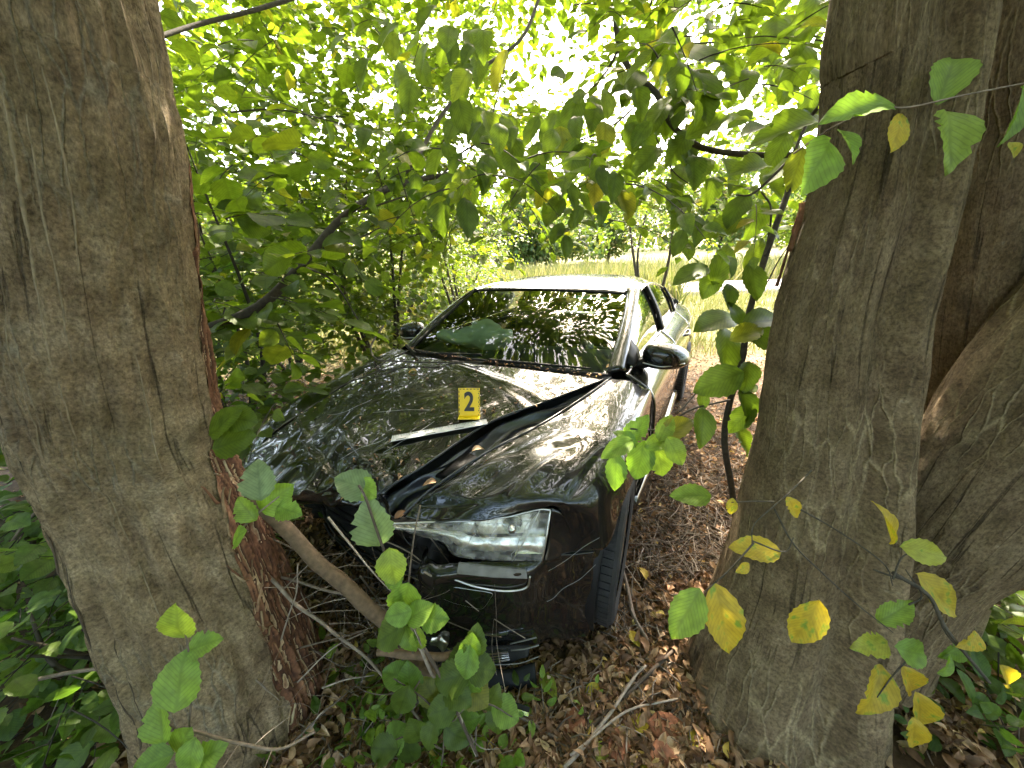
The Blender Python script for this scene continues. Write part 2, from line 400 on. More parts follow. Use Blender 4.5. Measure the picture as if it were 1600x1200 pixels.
def tint_mat(name, stops, rough=.8, bump=0, trans=None, tmix=.3):
    m, n, l, b = new_mat(name)
    at = n.new('ShaderNodeAttribute'); at.attribute_name = 'tint'
    oi = n.new('ShaderNodeObjectInfo')
    ad = n.new('ShaderNodeMath'); ad.operation = 'ADD'; l.new(at.outputs['Fac'], ad.inputs[0]); l.new(oi.outputs['Random'], ad.inputs[1])
    fr = n.new('ShaderNodeMath'); fr.operation = 'FRACT'; l.new(ad.outputs[0], fr.inputs[0])
    r = ramp(n, stops); l.new(fr.outputs[0], r.inputs[0])
    tc = n.new('ShaderNodeTexCoord'); t = n.new('ShaderNodeTexNoise'); t.inputs['Scale'].default_value = 60; t.inputs['Detail'].default_value = 5
    l.new(tc.outputs['Object'], t.inputs['Vector'])
    mo = n.new('ShaderNodeMapRange'); mo.inputs[1].default_value = .3; mo.inputs[2].default_value = .7; mo.inputs[3].default_value = .65; mo.inputs[4].default_value = 1.25
    l.new(t.outputs[0], mo.inputs[0])
    s1 = n.new('ShaderNodeVectorMath'); s1.operation = 'SCALE'; l.new(r.outputs[0], s1.inputs[0]); l.new(mo.outputs[0], s1.inputs['Scale'])
    l.new(s1.outputs[0], b.inputs['Base Color'])
    b.inputs['Roughness'].default_value = rough
    b.inputs['Specular IOR Level'].default_value = .3
    if bump:
        bp = n.new('ShaderNodeBump'); bp.inputs['Strength'].default_value = bump; bp.inputs['Distance'].default_value = .004
        l.new(t.outputs[0], bp.inputs['Height']); l.new(bp.outputs[0], b.inputs['Normal'])
    if trans:
        tl = n.new('ShaderNodeBsdfTranslucent')
        mt = n.new('ShaderNodeVectorMath'); mt.operation = 'MULTIPLY'; l.new(s1.outputs[0], mt.inputs[0]); mt.inputs[1].default_value = trans
        l.new(mt.outputs[0], tl.inputs[0])
        mx = n.new('ShaderNodeMixShader'); mx.inputs[0].default_value = tmix
        l.new(b.outputs[0], mx.inputs[1]); l.new(tl.outputs[0], mx.inputs[2]); l.new(mx.outputs[0], n['Material Output'].inputs[0])
    return m

M = {}
M['paint'] = paint_mat()
M['plastic'] = simple('black_plastic', (.006, .006, .0065), .5, bump=.15, bscale=300, spec=.25)
M['inner'] = simple('dark_inner_metal', (.010, .011, .016), .28, metal=.0, coat=.6, noise=.4, nscale=6)
M['engine'] = simple('dark_engine_plastic', (.012, .012, .012), .6, noise=.5, nscale=14, bump=.4, bscale=40)
M['rubber'] = simple('tyre_rubber', (.013, .0125, .0125), .8, noise=.35, nscale=20, bump=.3, bscale=120)
M['rim'] = simple('alloy', (.55, .55, .56), .3, metal=1, noise=.15)
M['chrome'] = simple('bright_trim', (.75, .75, .76), .18, metal=1)
M['dimchrome'] = simple('scuffed_chrome', (.62, .62, .62), .32, metal=1, noise=.25, nscale=30)
M['glass'] = glass_mat('windscreen_glass', (.76, .90, .81), .62)
M['sideglass'] = glass_mat('side_glass', (.74, .82, .77), .9)
M['lens'] = glass_mat('lamp_lens', (.92, .92, .90), .40, .02)
M['cloudy'] = lens_mat()
M['reflector'] = simple('lamp_reflector', (.90, .90, .88), .30, metal=1, noise=.3, nscale=22, bump=.25, bscale=40)
M['lamphouse'] = simple('lamp_housing', (.48, .47, .44), .4, metal=.4, noise=.3, nscale=25)
M['interior'] = simple('interior_trim', (.02, .021, .022), .7, noise=.3)
M['airbag'] = simple('airbag_cloth', (.62, .66, .62), .9, noise=.12, nscale=14, bump=.5, bscale=18)
M['visor'] = simple('headliner', (.30, .31, .30), .9)
M['teal'] = simple('teal_sticker', (.10, .45, .42), .5)
M['yellow'] = simple('marker_yellow', (.80, .52, .01), .45, noise=.06, nscale=30)
M['printblack'] = simple('print_black', (.012, .012, .012), .5)
M['rulerwhite'] = simple('ruler_white', (.52, .52, .53), .4, noise=.08, nscale=40)
M['bark_l'] = bark_mat('grey_brown_bark', (.130, .086, .050), (.268, .188, .110), (.42, .32, .205), (.210, .168, .078))
M['bark_r'] = bark_mat('smooth_grey_bark', (.100, .066, .038), (.198, .136, .078), (.31, .228, .138), (.200, .155, .070), .7, (.46, .355, .21))
M['wound'] = tint_mat('torn_wood', [(.0, (.045, .020, .012)), (.35, (.16, .068, .036)), (.65, (.27, .130, .070)), (.85, (.34, .21, .12)), (1, (.48, .35, .22))], .85, .9)
M['sliver'] = tint_mat('pale_splinter', [(.0, (.16, .09, .05)), (.5, (.30, .20, .11)), (1, (.46, .36, .22))], .85, .5)
M['twig'] = tint_mat('dry_twig_bark', [(.0, (.065, .048, .036)), (.5, (.17, .13, .10)), (1, (.33, .27, .22))], .85, .5)
M['branch'] = tint_mat('dark_branch_bark', [(.0, (.030, .026, .020)), (1, (.065, .055, .042))], .85, .5)
M['pole'] = tint_mat('brown_branch_bark', [(.0, (.115, .075, .045)), (1, (.15, .10, .062))], .85, .6)
GREEN = [(.0, (.055, .095, .016)), (.45, (.085, .135, .021)), (.8, (.105, .165, .026)), (.93, (.14, .19, .03)), (1, (.22, .21, .03))]
M['leaf'] = leaf_mat('green_leaf', GREEN, (1.85, 1.85, .7), .54, spots=((.10, .07, .025), .70))
M['leafp'] = leaf_mat('pale_underside_leaf', [(.0, (.12, .18, .08)), (1, (.20, .27, .13))], (1.2, 1.4, .8), .4)
M['leafd'] = leaf_mat('shade_leaf', [(.0, (.060, .115, .024)), (.6, (.085, .155, .030)), (1, (.13, .20, .04))], (1.8, 2.0, .9), .5)
M['leafy'] = leaf_mat('yellowing_leaf', [(.0, (.42, .33, .035)), (.45, (.48, .34, .035)), (.75, (.36, .36, .05)), (1, (.26, .34, .05))], (1.5, 1.45, .7), .45, .14, .5, ((.16, .25, .035), .56))
M['leafg'] = leaf_mat('fresh_leaf', [(.0, (.13, .23, .035)), (.6, (.17, .28, .045)), (1, (.24, .32, .05))], (1.6, 1.75, .8), .45)
M['farleaf'] = leaf_mat('sunlit_far_leaf', [(.0, (.055, .105, .025)), (.5, (.085, .135, .030)), (.85, (.14, .165, .04)), (1, (.20, .17, .05))], (1.5, 1.5, .8), .36, .0)
M['litter'] = tint_mat('dead_leaf', [(.0, (.07, .038, .021)), (.25, (.16, .085, .045)), (.6, (.27, .155, .085)), (.85, (.38, .25, .15)), (.96, (.46, .33, .21)), (1, (.50, .36, .08))], .7, .3, (1.4, 1.2, .8), .2)
M['grass'] = tint_mat('dry_grass', [(.0, (.085, .115, .03)), (.5, (.15, .165, .05)), (.8, (.23, .215, .09)), (1, (.30, .26, .14))], .8, 0, (1.1, 1.1, .8), .3)
M['scratch'] = simple('bare_scratch', (.32, .32, .31), .5)
M['dullstrip'] = simple('grey_plastic_strip', (.16, .155, .145), .4, noise=.3, nscale=30)
M['barkdark'] = tint_mat('dark_bark_crack', [(.0, (.045, .032, .020)), (1, (.09, .065, .042))], .9, .6)
M['barkcord'] = tint_mat('pale_bark_ridge', [(.0, (.17, .13, .08)), (1, (.30, .235, .15))], .85, .6)
M['brick'] = simple('broken_brick', (.22, .085, .045), .9, noise=.4, nscale=25, bump=.6, bscale=50)

# ------------------------------------------------------------------ setting: ground, road
def ground_h(x, y):
    h = 0.025 * fbm((x, y, 3.1), .9, 4) + .05 * fbm((x, y, 9.1), .25, 2)
    if y > 6: h += min((y - 6) * .012, .12) 
    if y > 19: h += (min(y, 80) - 19) * .045
    r = math.hypot(x, y - 1)
    return h * min(1, r / 1.0 + .35)
def ground_mat():
    m, n, l, b = new_mat('forest_soil')
    tc = n.new('ShaderNodeTexCoord'); gp = n.new('ShaderNodeNewGeometry')
    t = n.new('ShaderNodeTexNoise'); t.inputs['Scale'].default_value = 14; t.inputs['Detail'].default_value = 9; t.inputs['Roughness'].default_value = .7
    l.new(gp.outputs['Position'], t.inputs['Vector'])
    v = n.new('ShaderNodeTexVoronoi'); v.inputs['Scale'].default_value = 24; l.new(gp.outputs['Position'], v.inputs['Vector'])
    r = ramp(n, [(.3, (.022, .014, .009)), (.5, (.065, .040, .024)), (.72, (.15, .095, .055))])
    l.new(t.outputs[0], r.inputs[0])
    # meadow colour beyond the wood's edge
    t2 = n.new('ShaderNodeTexNoise'); t2.inputs['Scale'].default_value = .9; t2.inputs['Detail'].default_value = 8; l.new(gp.outputs['Position'], t2.inputs['Vector'])
    r2 = ramp(n, [(.3, (.07, .09, .025)), (.5, (.13, .13, .05)), (.7, (.21, .155, .09))])
    l.new(t2.outputs[0], r2.inputs[0])
    sx = n.new('ShaderNodeSeparateXYZ'); l.new(gp.outputs['Position'], sx.inputs[0])
    yy = n.new('ShaderNodeMath'); yy.operation = 'MULTIPLY_ADD'; yy.inputs[1].default_value = 2.5; l.new(t2.outputs[0], yy.inputs[0]); l.new(sx.outputs[1], yy.inputs[2])
    mr = n.new('ShaderNodeMapRange'); mr.inputs[1].default_value = 5.2; mr.inputs[2].default_value = 8.0; l.new(yy.outputs[0], mr.inputs[0])
    mx = n.new('ShaderNodeMix'); mx.data_type = 'RGBA'; l.new(mr.outputs[0], mx.inputs[0]); l.new(r.outputs[0], mx.inputs[6]); l.new(r2.outputs[0], mx.inputs[7])
    l.new(mx.outputs[2], b.inputs['Base Color'])
    b.inputs['Roughness'].default_value = .95; b.inputs['Specular IOR Level'].default_value = .2
    bp = n.new('ShaderNodeBump'); bp.inputs['Strength'].default_value = .8; bp.inputs['Distance'].default_value = .02
    l.new(t.outputs[0], bp.inputs['Height']); l.new(bp.outputs[0], b.inputs['Normal'])
    return m
M['ground'] = ground_mat()
xs = np.concatenate([np.linspace(-250, -12, 14)[:-1], np.linspace(-12, 12, 161), np.linspace(12, 250, 14)[1:]])
ys = np.concatenate([np.linspace(-60, -4, 10)[:-1], np.linspace(-4, 20, 161), np.linspace(20, 300, 30)[1:]])
V = [(x, y, ground_h(x, y)) for y in ys for x in xs]
tag(mobj('ground', V, grid_faces(len(ys), len(xs)), M['ground']), kind='structure')

def road_mat():
    m, n, l, b = new_mat('pale_asphalt')
    gp = n.new('ShaderNodeNewGeometry'); t = n.new('ShaderNodeTexNoise'); t.inputs['Scale'].default_value = 30; t.inputs['Detail'].default_value = 8
    l.new(gp.outputs['Position'], t.inputs['Vector'])
    r = ramp(n, [(.35, (.17, .14, .145)), (.7, (.27, .225, .225))]); l.new(t.outputs[0], r.inputs[0]); l.new(r.outputs[0], b.inputs['Base Color'])
    b.inputs['Roughness'].default_value = .8
    return m
M['road'] = road_mat()
rv = []; nr = 80
for i in range(nr):
    x = -90 + 180 * i / (nr - 1)
    yc = 14.3 + .00 * x
    for k in (-2.3, -2.1, 0, 2.1, 2.3):
        z = max(ground_h(x, yc + k), .10) + (.14 if abs(k) < 2.2 else .0)
        z = .20 if abs(k) < 2.2 else -.05
        rv.append((x, yc + k + .3 * math.sin(x * .11), z))
tag(mobj('road', rv, grid_faces(nr, 5), M['road'], smooth=False), kind='structure')

# ------------------------------------------------------------------ leaves
def leaf_shape(nl, na, wid=.62, fold=.16, curl=.18, serr=.0, tipw=1.0, bite=0.0, seed=0):
    """blade along +Y from 0 to 1, width across X; veined half-blades folded along the midrib"""
    rs = random.Random(seed)
    V = []; U = []
    for i in range(nl + 1):
        t = i / nl
        wv = wid * .5 * (math.sin(math.pi * t ** .82) ** .75) * (1 - .15 * t)
        if i == nl: wv = .004
        if i == 0: wv = .01
        for j in range(-na, na + 1):
            s = j / na
            ww = wv * (1 + (serr * (1 if i % 2 else -1) if abs(j) == na and 0 < i < nl else 0))
            if bite and abs(j) == na and rs.random() < bite: ww *= .72
            z = fold * abs(s) * wv * 2 * .8 - curl * (t - .3) ** 2 + .025 * math.sin(7 * t + 2.2 * s + seed) 
            V.append((s * ww, t + .10 * abs(s) * wv, z)); U.append((.5 + s * ww / max(wid, .01), t))
    return np.array(V), grid_faces(nl + 1, 2 * na + 1), np.array(U)
LEAF_HI = [leaf_shape(15, 2, .60, .16 + .06 * s, .18 + .13 * s, .05, bite=.03, seed=s) for s in range(3)] + [leaf_shape(15, 2, .70, .10, .10, .045, seed=11), leaf_shape(15, 2, .54, .26, .32, .045, seed=13)]
HAZEL_HI = [leaf_shape(15, 2, .86, .12, .22, .045, seed=5), leaf_shape(15, 2, .80, .2, .30, .07, bite=.05, seed=8), leaf_shape(15, 2, .92, .08, .12, .045, seed=9)]
LEAF_LO = leaf_shape(3, 1, .60, .16, .20)
HAZEL_LO = leaf_shape(3, 1, .86, .14, .2)
_leafmesh = {}
def leaf_mesh(shapes, k, mat):
    key = (id(shapes), k, mat.name)
    if key not in _leafmesh:
        V, Fc, U = shapes[k]
        _leafmesh[key] = mesh_data('leaf', V, Fc, mat, True, U)
    return _leafmesh[key]
def frame(ydir, nrm):
    y = ydir / (np.linalg.norm(ydir) + 1e-9)
    z = nrm - y * (nrm @ y); z /= np.linalg.norm(z) + 1e-9
    x = np.cross(y, z)
    return np.stack([x, y, z], axis=1)
def scatter_mesh(name, base, mats, poss, sizes, mat, parent=None, tints=None, off=None):
    """ONE mesh of many small leaves"""
    bV, bF, bU = base
    n = len(poss); k = len(bV)
    Rm = np.asarray(mats); s = np.asarray(sizes)[:, None, None]
    W = np.einsum('nij,kj->nki', Rm, bV) * s + np.asarray(poss)[:, None, :]
    if off is not None: W = W - np.array(off)
    fa = np.array(bF, np.int32)
    FA = (fa[None] + (np.arange(n, dtype=np.int32) * k)[:, None, None]).reshape(-1, fa.shape[1])
    m = bpy.data.meshes.new(name)
    m.vertices.add(n * k); m.vertices.foreach_set('co', W.astype(np.float32).ravel())
    nf = len(FA); q = fa.shape[1]
    m.loops.add(nf * q); m.loops.foreach_set('vertex_index', FA.ravel())
    m.polygons.add(nf); m.polygons.foreach_set('loop_start', np.arange(nf, dtype=np.int32) * q)
    m.polygons.foreach_set('loop_total', np.full(nf, q, np.int32))
    m.polygons.foreach_set('use_smooth', np.ones(nf, bool))
    l = m.uv_layers.new(name='UVMap'); l.data.foreach_set('uv', np.tile(bU, (n, 1)).astype(np.float32)[FA.ravel()].ravel())
    a = m.attributes.new('tint', 'FLOAT', 'POINT')
    t = RNG.random(n) if tints is None else np.asarray(tints)
    a.data.foreach_set('value', np.repeat(t, k).astype(np.float32))
    m.materials.append(mat); m.update(); m.validate()
    o = link(name, m, parent)
    return o

class Plant:
    """a tree or shrub: gathers leaves and twigs, then builds the leaves that show largest as parts and the rest as one part"""
    def __init__(s, root, hi=LEAF_HI, lo=LEAF_LO, mat='leaf', twig='branch', maxn=300, minpx=12):
        s.root = root; s.hi = hi; s.lo = lo; s.mat = M[mat]; s.maxn = maxn; s.minpx = minpx
        s.Rm = []; s.p = []; s.sz = []; s.tw = MB(); s.twm = M[twig]; s.mats = []
    def leaf(s, p, ydir, nrm, size, mat=None):
        s.Rm.append(frame(np.asarray(ydir, float), np.asarray(nrm, float))); s.p.append(np.asarray(p, float)); s.sz.append(size); s.mats.append(mat)
    def twig(s, pts, r0, r1, sides=4):
        pts = np.asarray(pts)
        s.tw.tube(pts, np.linspace(r0, r1, len(pts)), sides, cap=False)
    def spray(s, p, d, L, n, size, droop=.25, flat=.35, tw=True, updir=(0, 0, 1)):
        p = np.asarray(p, float); d = np.asarray(d, float); d = d / np.linalg.norm(d)
        side = np.cross(d, updir); side /= np.linalg.norm(side) + 1e-9
        upv = np.cross(side, d)
        t = np.linspace(.12, 1, n)
        pts = p + d * L * t[:, None] + np.array([0, 0, -1.]) * (droop * L * t ** 2)[:, None] + side * (RNG.normal(0, .02) * L * np.sin(t * 3))[:, None]
        for i in range(n):
            sg = 1 if i % 2 else -1
            f = .25 + .9 * (t[i] ** 4 if i == n - 1 else 0)
            yd = d * (.55 + f * .5) + side * sg * (1 - f * .5) + np.array([0, 0, -.30]) + RNG.normal(0, .22, 3)
            nr = upv + RNG.normal(0, flat, 3)
            s.leaf(pts[i] + yd * .012, yd, nr, size * RNG.uniform(.65, 1.15))
        if tw: s.twig(np.vstack([[p], pts]), .0028, .0010, 3)
        return pts
    def limb(s, pts, r0, r1, n=24, sprays=8, L=.4, nl=7, size=.08, start=.15, spread=.7, sides=6, dirbias=(0, 0, 0), droop=.25, flat=.35):
        c = spline(pts, n); s.twig(c, r0, r1, sides)
        for k in range(sprays):
            t = start + (1 - start) * (k + RNG.random()) / sprays
            i = min(int(t * (n - 1)), n - 2)
            tan = c[i + 1] - c[i]; tan /= np.linalg.norm(tan)
            sd = np.cross(tan, [0, 0, 1.]) * (1 if k % 2 else -1) * spread
            d = tan * .7 + sd + RNG.normal(0, .3, 3) + np.array(dirbias)
            s.spray(c[i], d, L * RNG.uniform(.6, 1.3), max(3, int(nl * RNG.uniform(.7, 1.3))), size, droop, flat)
        return c
    def build(s, fol='foliage', twname='twigs'):
        off = np.array(s.root.location)
        px = []
        for p, z in zip(s.p, s.sz):
            v = p - CAM; d = v @ FW
            if d < .15: px.append(0); continue
            x = 800 + F * (v @ AX) / d; y = 600 - F * (v @ BX) / d
            px.append(z * F / d if -40 < x < 1640 and -40 < y < 1240 else 0)
        order = np.argsort(-np.array(px)) if px else []
        chosen = [i for i in order[:s.maxn] if px[i] >= s.minpx]
        cs = set(chosen)
        for i in chosen:
            me = leaf_mesh(s.hi, int(RNG.integers(len(s.hi))), s.mats[i] or s.mat)
            o = link('leaf', me, s.root)
            mw = np.eye(4); mw[:3, :3] = s.Rm[i] * s.sz[i]; mw[:3, 3] = s.p[i] - off
            o.matrix_basis = Matrix(mw.tolist())
        rest = [i for i in range(len(s.p)) if i not in cs]
        if rest:
            o = scatter_mesh(fol, s.lo, [s.Rm[i] for i in rest], [s.p[i] for i in rest], [s.sz[i] for i in rest], s.mat, s.root, off=off)
            o['kind'] = 'stuff'
        if s.tw.n:
            V = np.concatenate(s.tw.V) - off
            t = RNG.random(len(V)) * .3
            o = mobj(twname, V, s.tw.F, s.twm, s.root, tint=t); o['kind'] = 'stuff'
        return len(chosen)

# ------------------------------------------------------------------ trunks
class Trunk:
    """spine + radius measured from the outline; lobed, knotted cross-section; UV in metres"""
    def __init__(s, rows, ydist, nv=150, nt=96, lobes=None, rough=.006, seed=0, ext=()):
        C = []; Rr = []
        for (l, r, y) in rows:
            a = ray(*l); b = ray(*r)
            a /= np.linalg.norm(a); b /= np.linalg.norm(b)
            m = a + b; m /= np.linalg.norm(m)
            al = .5 * math.acos(np.clip(a @ b, -1, 1))
            t = (y if y else ydist) / m[1]
            C.append(CAM + m * t); Rr.append(t * math.sin(al))
        for e in ext: C.append(np.array(e[:3])); Rr.append(e[3])
        s.C = spline(C, nv); s.R = spline(np.array(Rr)[:, None], nv)[:, 0]
        s.nt = nt; s.nv = nv; s.lobes = lobes or (lambda a, t: 0); s.rough = rough; s.seed = seed
        T = np.gradient(s.C, axis=0); s.T = T / np.linalg.norm(T, axis=1)[:, None]
        s.len = np.concatenate([[0], np.cumsum(np.linalg.norm(np.diff(s.C, axis=0), axis=1))])
    def surf(s, i, a, extra=0.0):
        """angle 0 = +X, pi/2 = +Y (away), -pi/2 = towards camera"""
        T = s.T[i]; x = np.array([1., 0, 0]) - T * T[0]; x /= np.linalg.norm(x); y = np.cross(T, x)
        if y[1] < 0: y = -y
        n = x * math.cos(a) + y * math.sin(a)
        t = i / (s.nv - 1)
        p0 = s.C[i] + n * s.R[i]
        r = s.R[i] * (1 + s.lobes(a, t)) + s.rough * 2 * mnoise.fractal(Vector((math.cos(a) * 2.2 + s.seed, math.sin(a) * 2.2, s.len[i] * 1.6)), 1, 2, 3) \
            + s.rough * mnoise.fractal(Vector((math.cos(a) * 9 + s.seed, math.sin(a) * 9, s.len[i] * 5)), .9, 2, 4) \
            + s.rough * .30 * mnoise.noise(Vector((math.cos(a) * 15 + s.seed, math.sin(a) * 15, s.len[i] * 22)))
        return s.C[i] + n * (r + extra)
    def mesh(s, name, mat, parent):
        V = []; U = []
        off = np.array(parent.location)
        for i in range(s.nv):
            for j in range(s.nt + 1):
                a = -math.pi * 1.5 + 2 * math.pi * j / s.nt     # seam on the far side
                V.append(s.surf(i, a) - off); U.append((a * .25 + s.seed, s.len[i]))
        return mobj(name, V, grid_faces(s.nv, s.nt + 1), mat, parent, uv=U)

# ------------------------------------------------------------------ the two big trunks
def px_of(p): return proj(p)[:2]
def in_gap(p, k=1.0):
    """the openings in the leaf roof where the photograph shows sky"""
    x, y, d = proj(p)
    if d < .2: return False
    for (gx, gy, rx, ry) in ((838, 105, 48, 66), (925, 132, 45, 28), (680, 18, 36, 26), (1242, 150, 26, 34), (935, 45, 24, 22), (1130, 40, 22, 24)):
        if ((x - gx) / (rx * k)) ** 2 + ((y - gy) / (ry * k)) ** 2 < 1: return True
    return False

treeL = thing('tree', 'thick leaning tree with a long torn bark wound, close against the car nose', 'tree', (-1.02, .82, 0))
def lobL(a, t): return .05 * math.cos(2 * a + .6) + .035 * math.cos(3 * a - 1 + 2.0 * t) + .10 * math.exp(-((t) / .08) ** 2) * math.cos(4 * a + .5) \
    - .05 * math.exp(-((a + 2.05 + .5 * t) / .09) ** 2) + sum(-.035 * math.exp(-((a - g_ + .05 * math.sin(t * 23 + g_ * 9) + .25 * t) / .035) ** 2) * (.5 + .5 * math.sin(t * 31 + g_ * 40)) + .022 * math.exp(-((a - g_ - .08 + .05 * math.sin(t * 23 + g_ * 9) + .25 * t) / .05) ** 2) for g_ in (-1.92, -1.72, -1.56, -1.36))
TL = Trunk([((225, 1270), (530, 1270), .74), ((236, 1190), (508, 1190), .76), ((225, 1100), (492, 1100), .80), ((190, 1010), (466, 1000), .83), ((140, 900), (425, 900), .86), ((95, 820), (393, 820), .88),
            ((45, 740), (362, 740), .90), ((0, 680), (343, 680), .90), ((-30, 600), (330, 600), .90), ((-62, 500), (316, 500), .90), ((-80, 400), (305, 400), .90), ((-95, 300), (293, 300), .90),
            ((-110, 200), (278, 200), .90), ((-130, 100), (255, 100), .90), ((-150, 0), (228, 0), .90)], .9, 240, 200, lobL, .010, 3.0,
           ext=((-.86, .9, 2.5, .165), (-.84, .9, 3.2, .155), (-.86, .87, 4.5, .12), (-.95, .8, 6.4, .07)))
TL.mesh('trunk', M['bark_l'], treeL)
# torn wound down the car side: stripped, fibrous wood
i0, i1 = 4, 160
def wlo(t): return float(np.interp(t, [0, .23, .40, .57, .65, .83, 1], [-22, -19, -14, 3, 16, 27, 38]))
V = []; tn = []; na = 60
nrow = (i1 - i0) * 2
for k in range(nrow + 1):
    fi = i0 + k / 2; i = min(int(fi), TL.nv - 2); f_ = fi - i
    t = k / nrow
    lo = wlo(t) + 5 * mnoise.noise(Vector((TL.len[i] * 9, 1, 2))); hi_ = lerp(44, 49, t) + 3 * mnoise.noise(Vector((TL.len[i] * 7, 5, 2)))
    for j in range(na + 1):
        u = j / na; a = R(lo + (hi_ - lo) * u)
        fib = mnoise.fractal(Vector((a * 46, TL.len[i] * 3.2, 2.0)), .7, 2, 4)
        lump = mnoise.fractal(Vector((a * 7, TL.len[i] * 14, 7.0)), .8, 2, 3)
        edge_ = min(u, 1 - u) * 6
        ex_ = .003 * min(1, (1 - t) * 4 + .25) + max(0, .006 + .012 * fib + .008 * lump) * min(1, edge_ + .15) * (1.0 if 0 < k < nrow else 0) * min(1, max(0, 1 - t) * 2.2)
        pa = lerp(TL.surf(i, a, ex_), TL.surf(i + 1, a, ex_), f_)
        V.append(pa - np.array(treeL.location)); tn.append(np.clip(.45 + .75 * fib + .15 * lump + .3 * math.exp(-(u / .08) ** 2) * (.5 + mnoise.noise(Vector((TL.len[i] * 20, 3, 1)))), 0, .99))
mobj('wound', V, grid_faces(nrow + 1, na + 1), M['wound'], treeL, tint=tn)
def strip(Tk, i, a, L, w_, lift, name, mat, parent, cant=0.0):
    """a torn sliver of bark or wood standing proud of the trunk, one end loose"""
    n = max(4, int(L / .02)); V = []
    di = L / (Tk.len[min(i + 1, Tk.nv - 1)] - Tk.len[i] + 1e-6)
    for k in range(n + 1):
        t = k / n; ii = int(np.clip(i + di * t, 0, Tk.nv - 1)); aa = a + cant * t
        ww = w_ * (1 - .75 * t) * (.8 + .2 * math.sin(9 * t + i))
        ex_ = .006 + lift * t * t
        for sg, e2 in ((-1, 0), (0, .004 + w_ * .25), (1, 0)):
            V.append(Tk.surf(ii, aa + sg * ww / Tk.R[ii] * .5, ex_ + e2) - np.array(parent.location))
    return mobj(name, V, grid_faces(n + 1, 3), mat, parent, solid=.002)
rs = random.Random(4)
for k in range(46):
    i = rs.randint(8, 84); t = (i - i0) / (i1 - i0)
    lo = wlo(t)
    a = R(lo + rs.uniform(-2, 4)) if k % 3 else R(rs.uniform(lo, 44))
    strip(TL, i, a, rs.uniform(.025, .10), rs.uniform(.004, .012), rs.uniform(.002, .016), 'bark_sliver', M['sliver'] if k % 4 else M['wound'], treeL, rs.uniform(-.12, .12))
def cord(Tk, tree_, i_a, i_b, ang, r, name, mat, tint, wob=2.0):
    ii = np.linspace(i_a, i_b, 40).astype(int)
    pts = [Tk.surf(i, R(ang + wob * mnoise.noise(Vector((Tk.len[i] * 4, ang, 1))) + .6 * mnoise.noise(Vector((Tk.len[i] * 22, ang, 4)))), -r * .55) - np.array(tree_.location) for i in ii]
    rr = r * (.35 + .65 * np.sin(np.linspace(.05, 3.1, 40))) * (1 + .5 * np.array([mnoise.noise(Vector((i * .9, ang, 2))) for i in ii]))
    MB().tube(pts, np.clip(rr, .0008, 1), 5).build(name, M[mat], tree_, tint=np.full(200, tint))
for ia, ib, an, r in ((96, 176, -66, .0036), (104, 170, -58, .0030), (70, 150, -84, .0026), (120, 178, -48, .0026), (40, 100, -62, .0024), (60, 120, -30, .0022)):
    cord(TL, treeL, ia, ib, an, r, 'bark_ridge', 'barkcord', .5)
for ia, ib, an, r in ((96, 178, -104, .0030), (20, 96, -100, .0034), (30, 110, -110, .0030), (60, 170, -114, .0026), (10, 60, -92, .0028)):
    cord(TL, treeL, ia, ib, an, r, 'bark_crack', 'barkdark', .3, 5.0)
treeR = thing('tree', 'massive smooth grey trunk that splits into fluted stems, beside the car wing', 'tree', (.95, .95, 0))
def lobR(a, t):
    rib = R(-62 - 26 * (1 - t))
    return .05 * math.cos(2 * a) + .04 * math.cos(3 * a + 1.0 + 1.5 * t) + .24 * math.exp(-((a - rib) / .24) ** 2) - .11 * math.exp(-((a - rib + .42) / .16) ** 2) - .06 * math.exp(-((a - rib - .45) / .2) ** 2) \
        + .16 * math.exp(-(t / .10) ** 2) * math.cos(3 * a - .4)
TR = Trunk([((1030, 1290), (1385, 1290), .70), ((1046, 1200), (1374, 1200), .74), ((1062, 1110), (1366, 1110), .79), ((1092, 1015), (1372, 1015), .84), ((1130, 910), (1395, 910), .89), ((1155, 800), (1415, 800), .93),
            ((1175, 700), (1430, 700), .96), ((1190, 600), (1440, 600), .97), ((1207, 490), (1452, 490), .97), ((1230, 410), (1466, 410), .97), ((1262, 310), (1485, 310), .97),
            ((1285, 200), (1500, 200), .97), ((1297, 100), (1515, 100), .97), ((1305, 0), (1530, 0), .97)], .95, 200, 130, lobR, .006, 8.0,
           ext=((.84, .98, 2.5, .12), (.84, 1.0, 3.3, .115), (.9, 1.05, 5.0, .09), (1.0, 1.1, 6.6, .06)))
TR.mesh('trunk', M['bark_r'], treeR)
T2 = Trunk([((1330, 1150), (1480, 1150), 1.05), ((1340, 950), (1520, 950), 1.05), ((1385, 800), (1580, 800), 1.05), ((1412, 600), (1640, 600), 1.06), ((1436, 400), (1700, 400), 1.06), ((1462, 200), (1760, 200), 1.06), ((1482, 0), (1820, 0), 1.06)],
           1.15, 110, 72, lambda a, t: .04 * math.cos(2 * a + 1) + .03 * math.cos(5 * a), .006, 21.0, ext=((1.27, 1.07, 2.6, .17), (1.3, 1.1, 3.6, .14), (1.4, 1.2, 5.6, .09)))
T2.mesh('stem', M['bark_r'], treeR)
T3 = Trunk([((1345, 880), (1330, 1090), .90), ((1378, 868), (1392, 1040), .87), ((1415, 810), (1475, 968), .84), ((1462, 712), (1565, 905), .82), ((1525, 590), (1705, 800), .82), ((1612, 450), (1870, 650), .82), ((1750, 250), (2080, 400), .82)],
           .84, 120, 90, lambda a, t: .05 * math.cos(2 * a - .5) + .035 * math.cos(4 * a + t * 4) + .05 * math.exp(-((a + .9) / .2) ** 2), .007, 33.0, ext=((1.72, .84, 2.2, .16), (1.95, .9, 3.0, .14), (2.3, 1.0, 4.4, .09)))
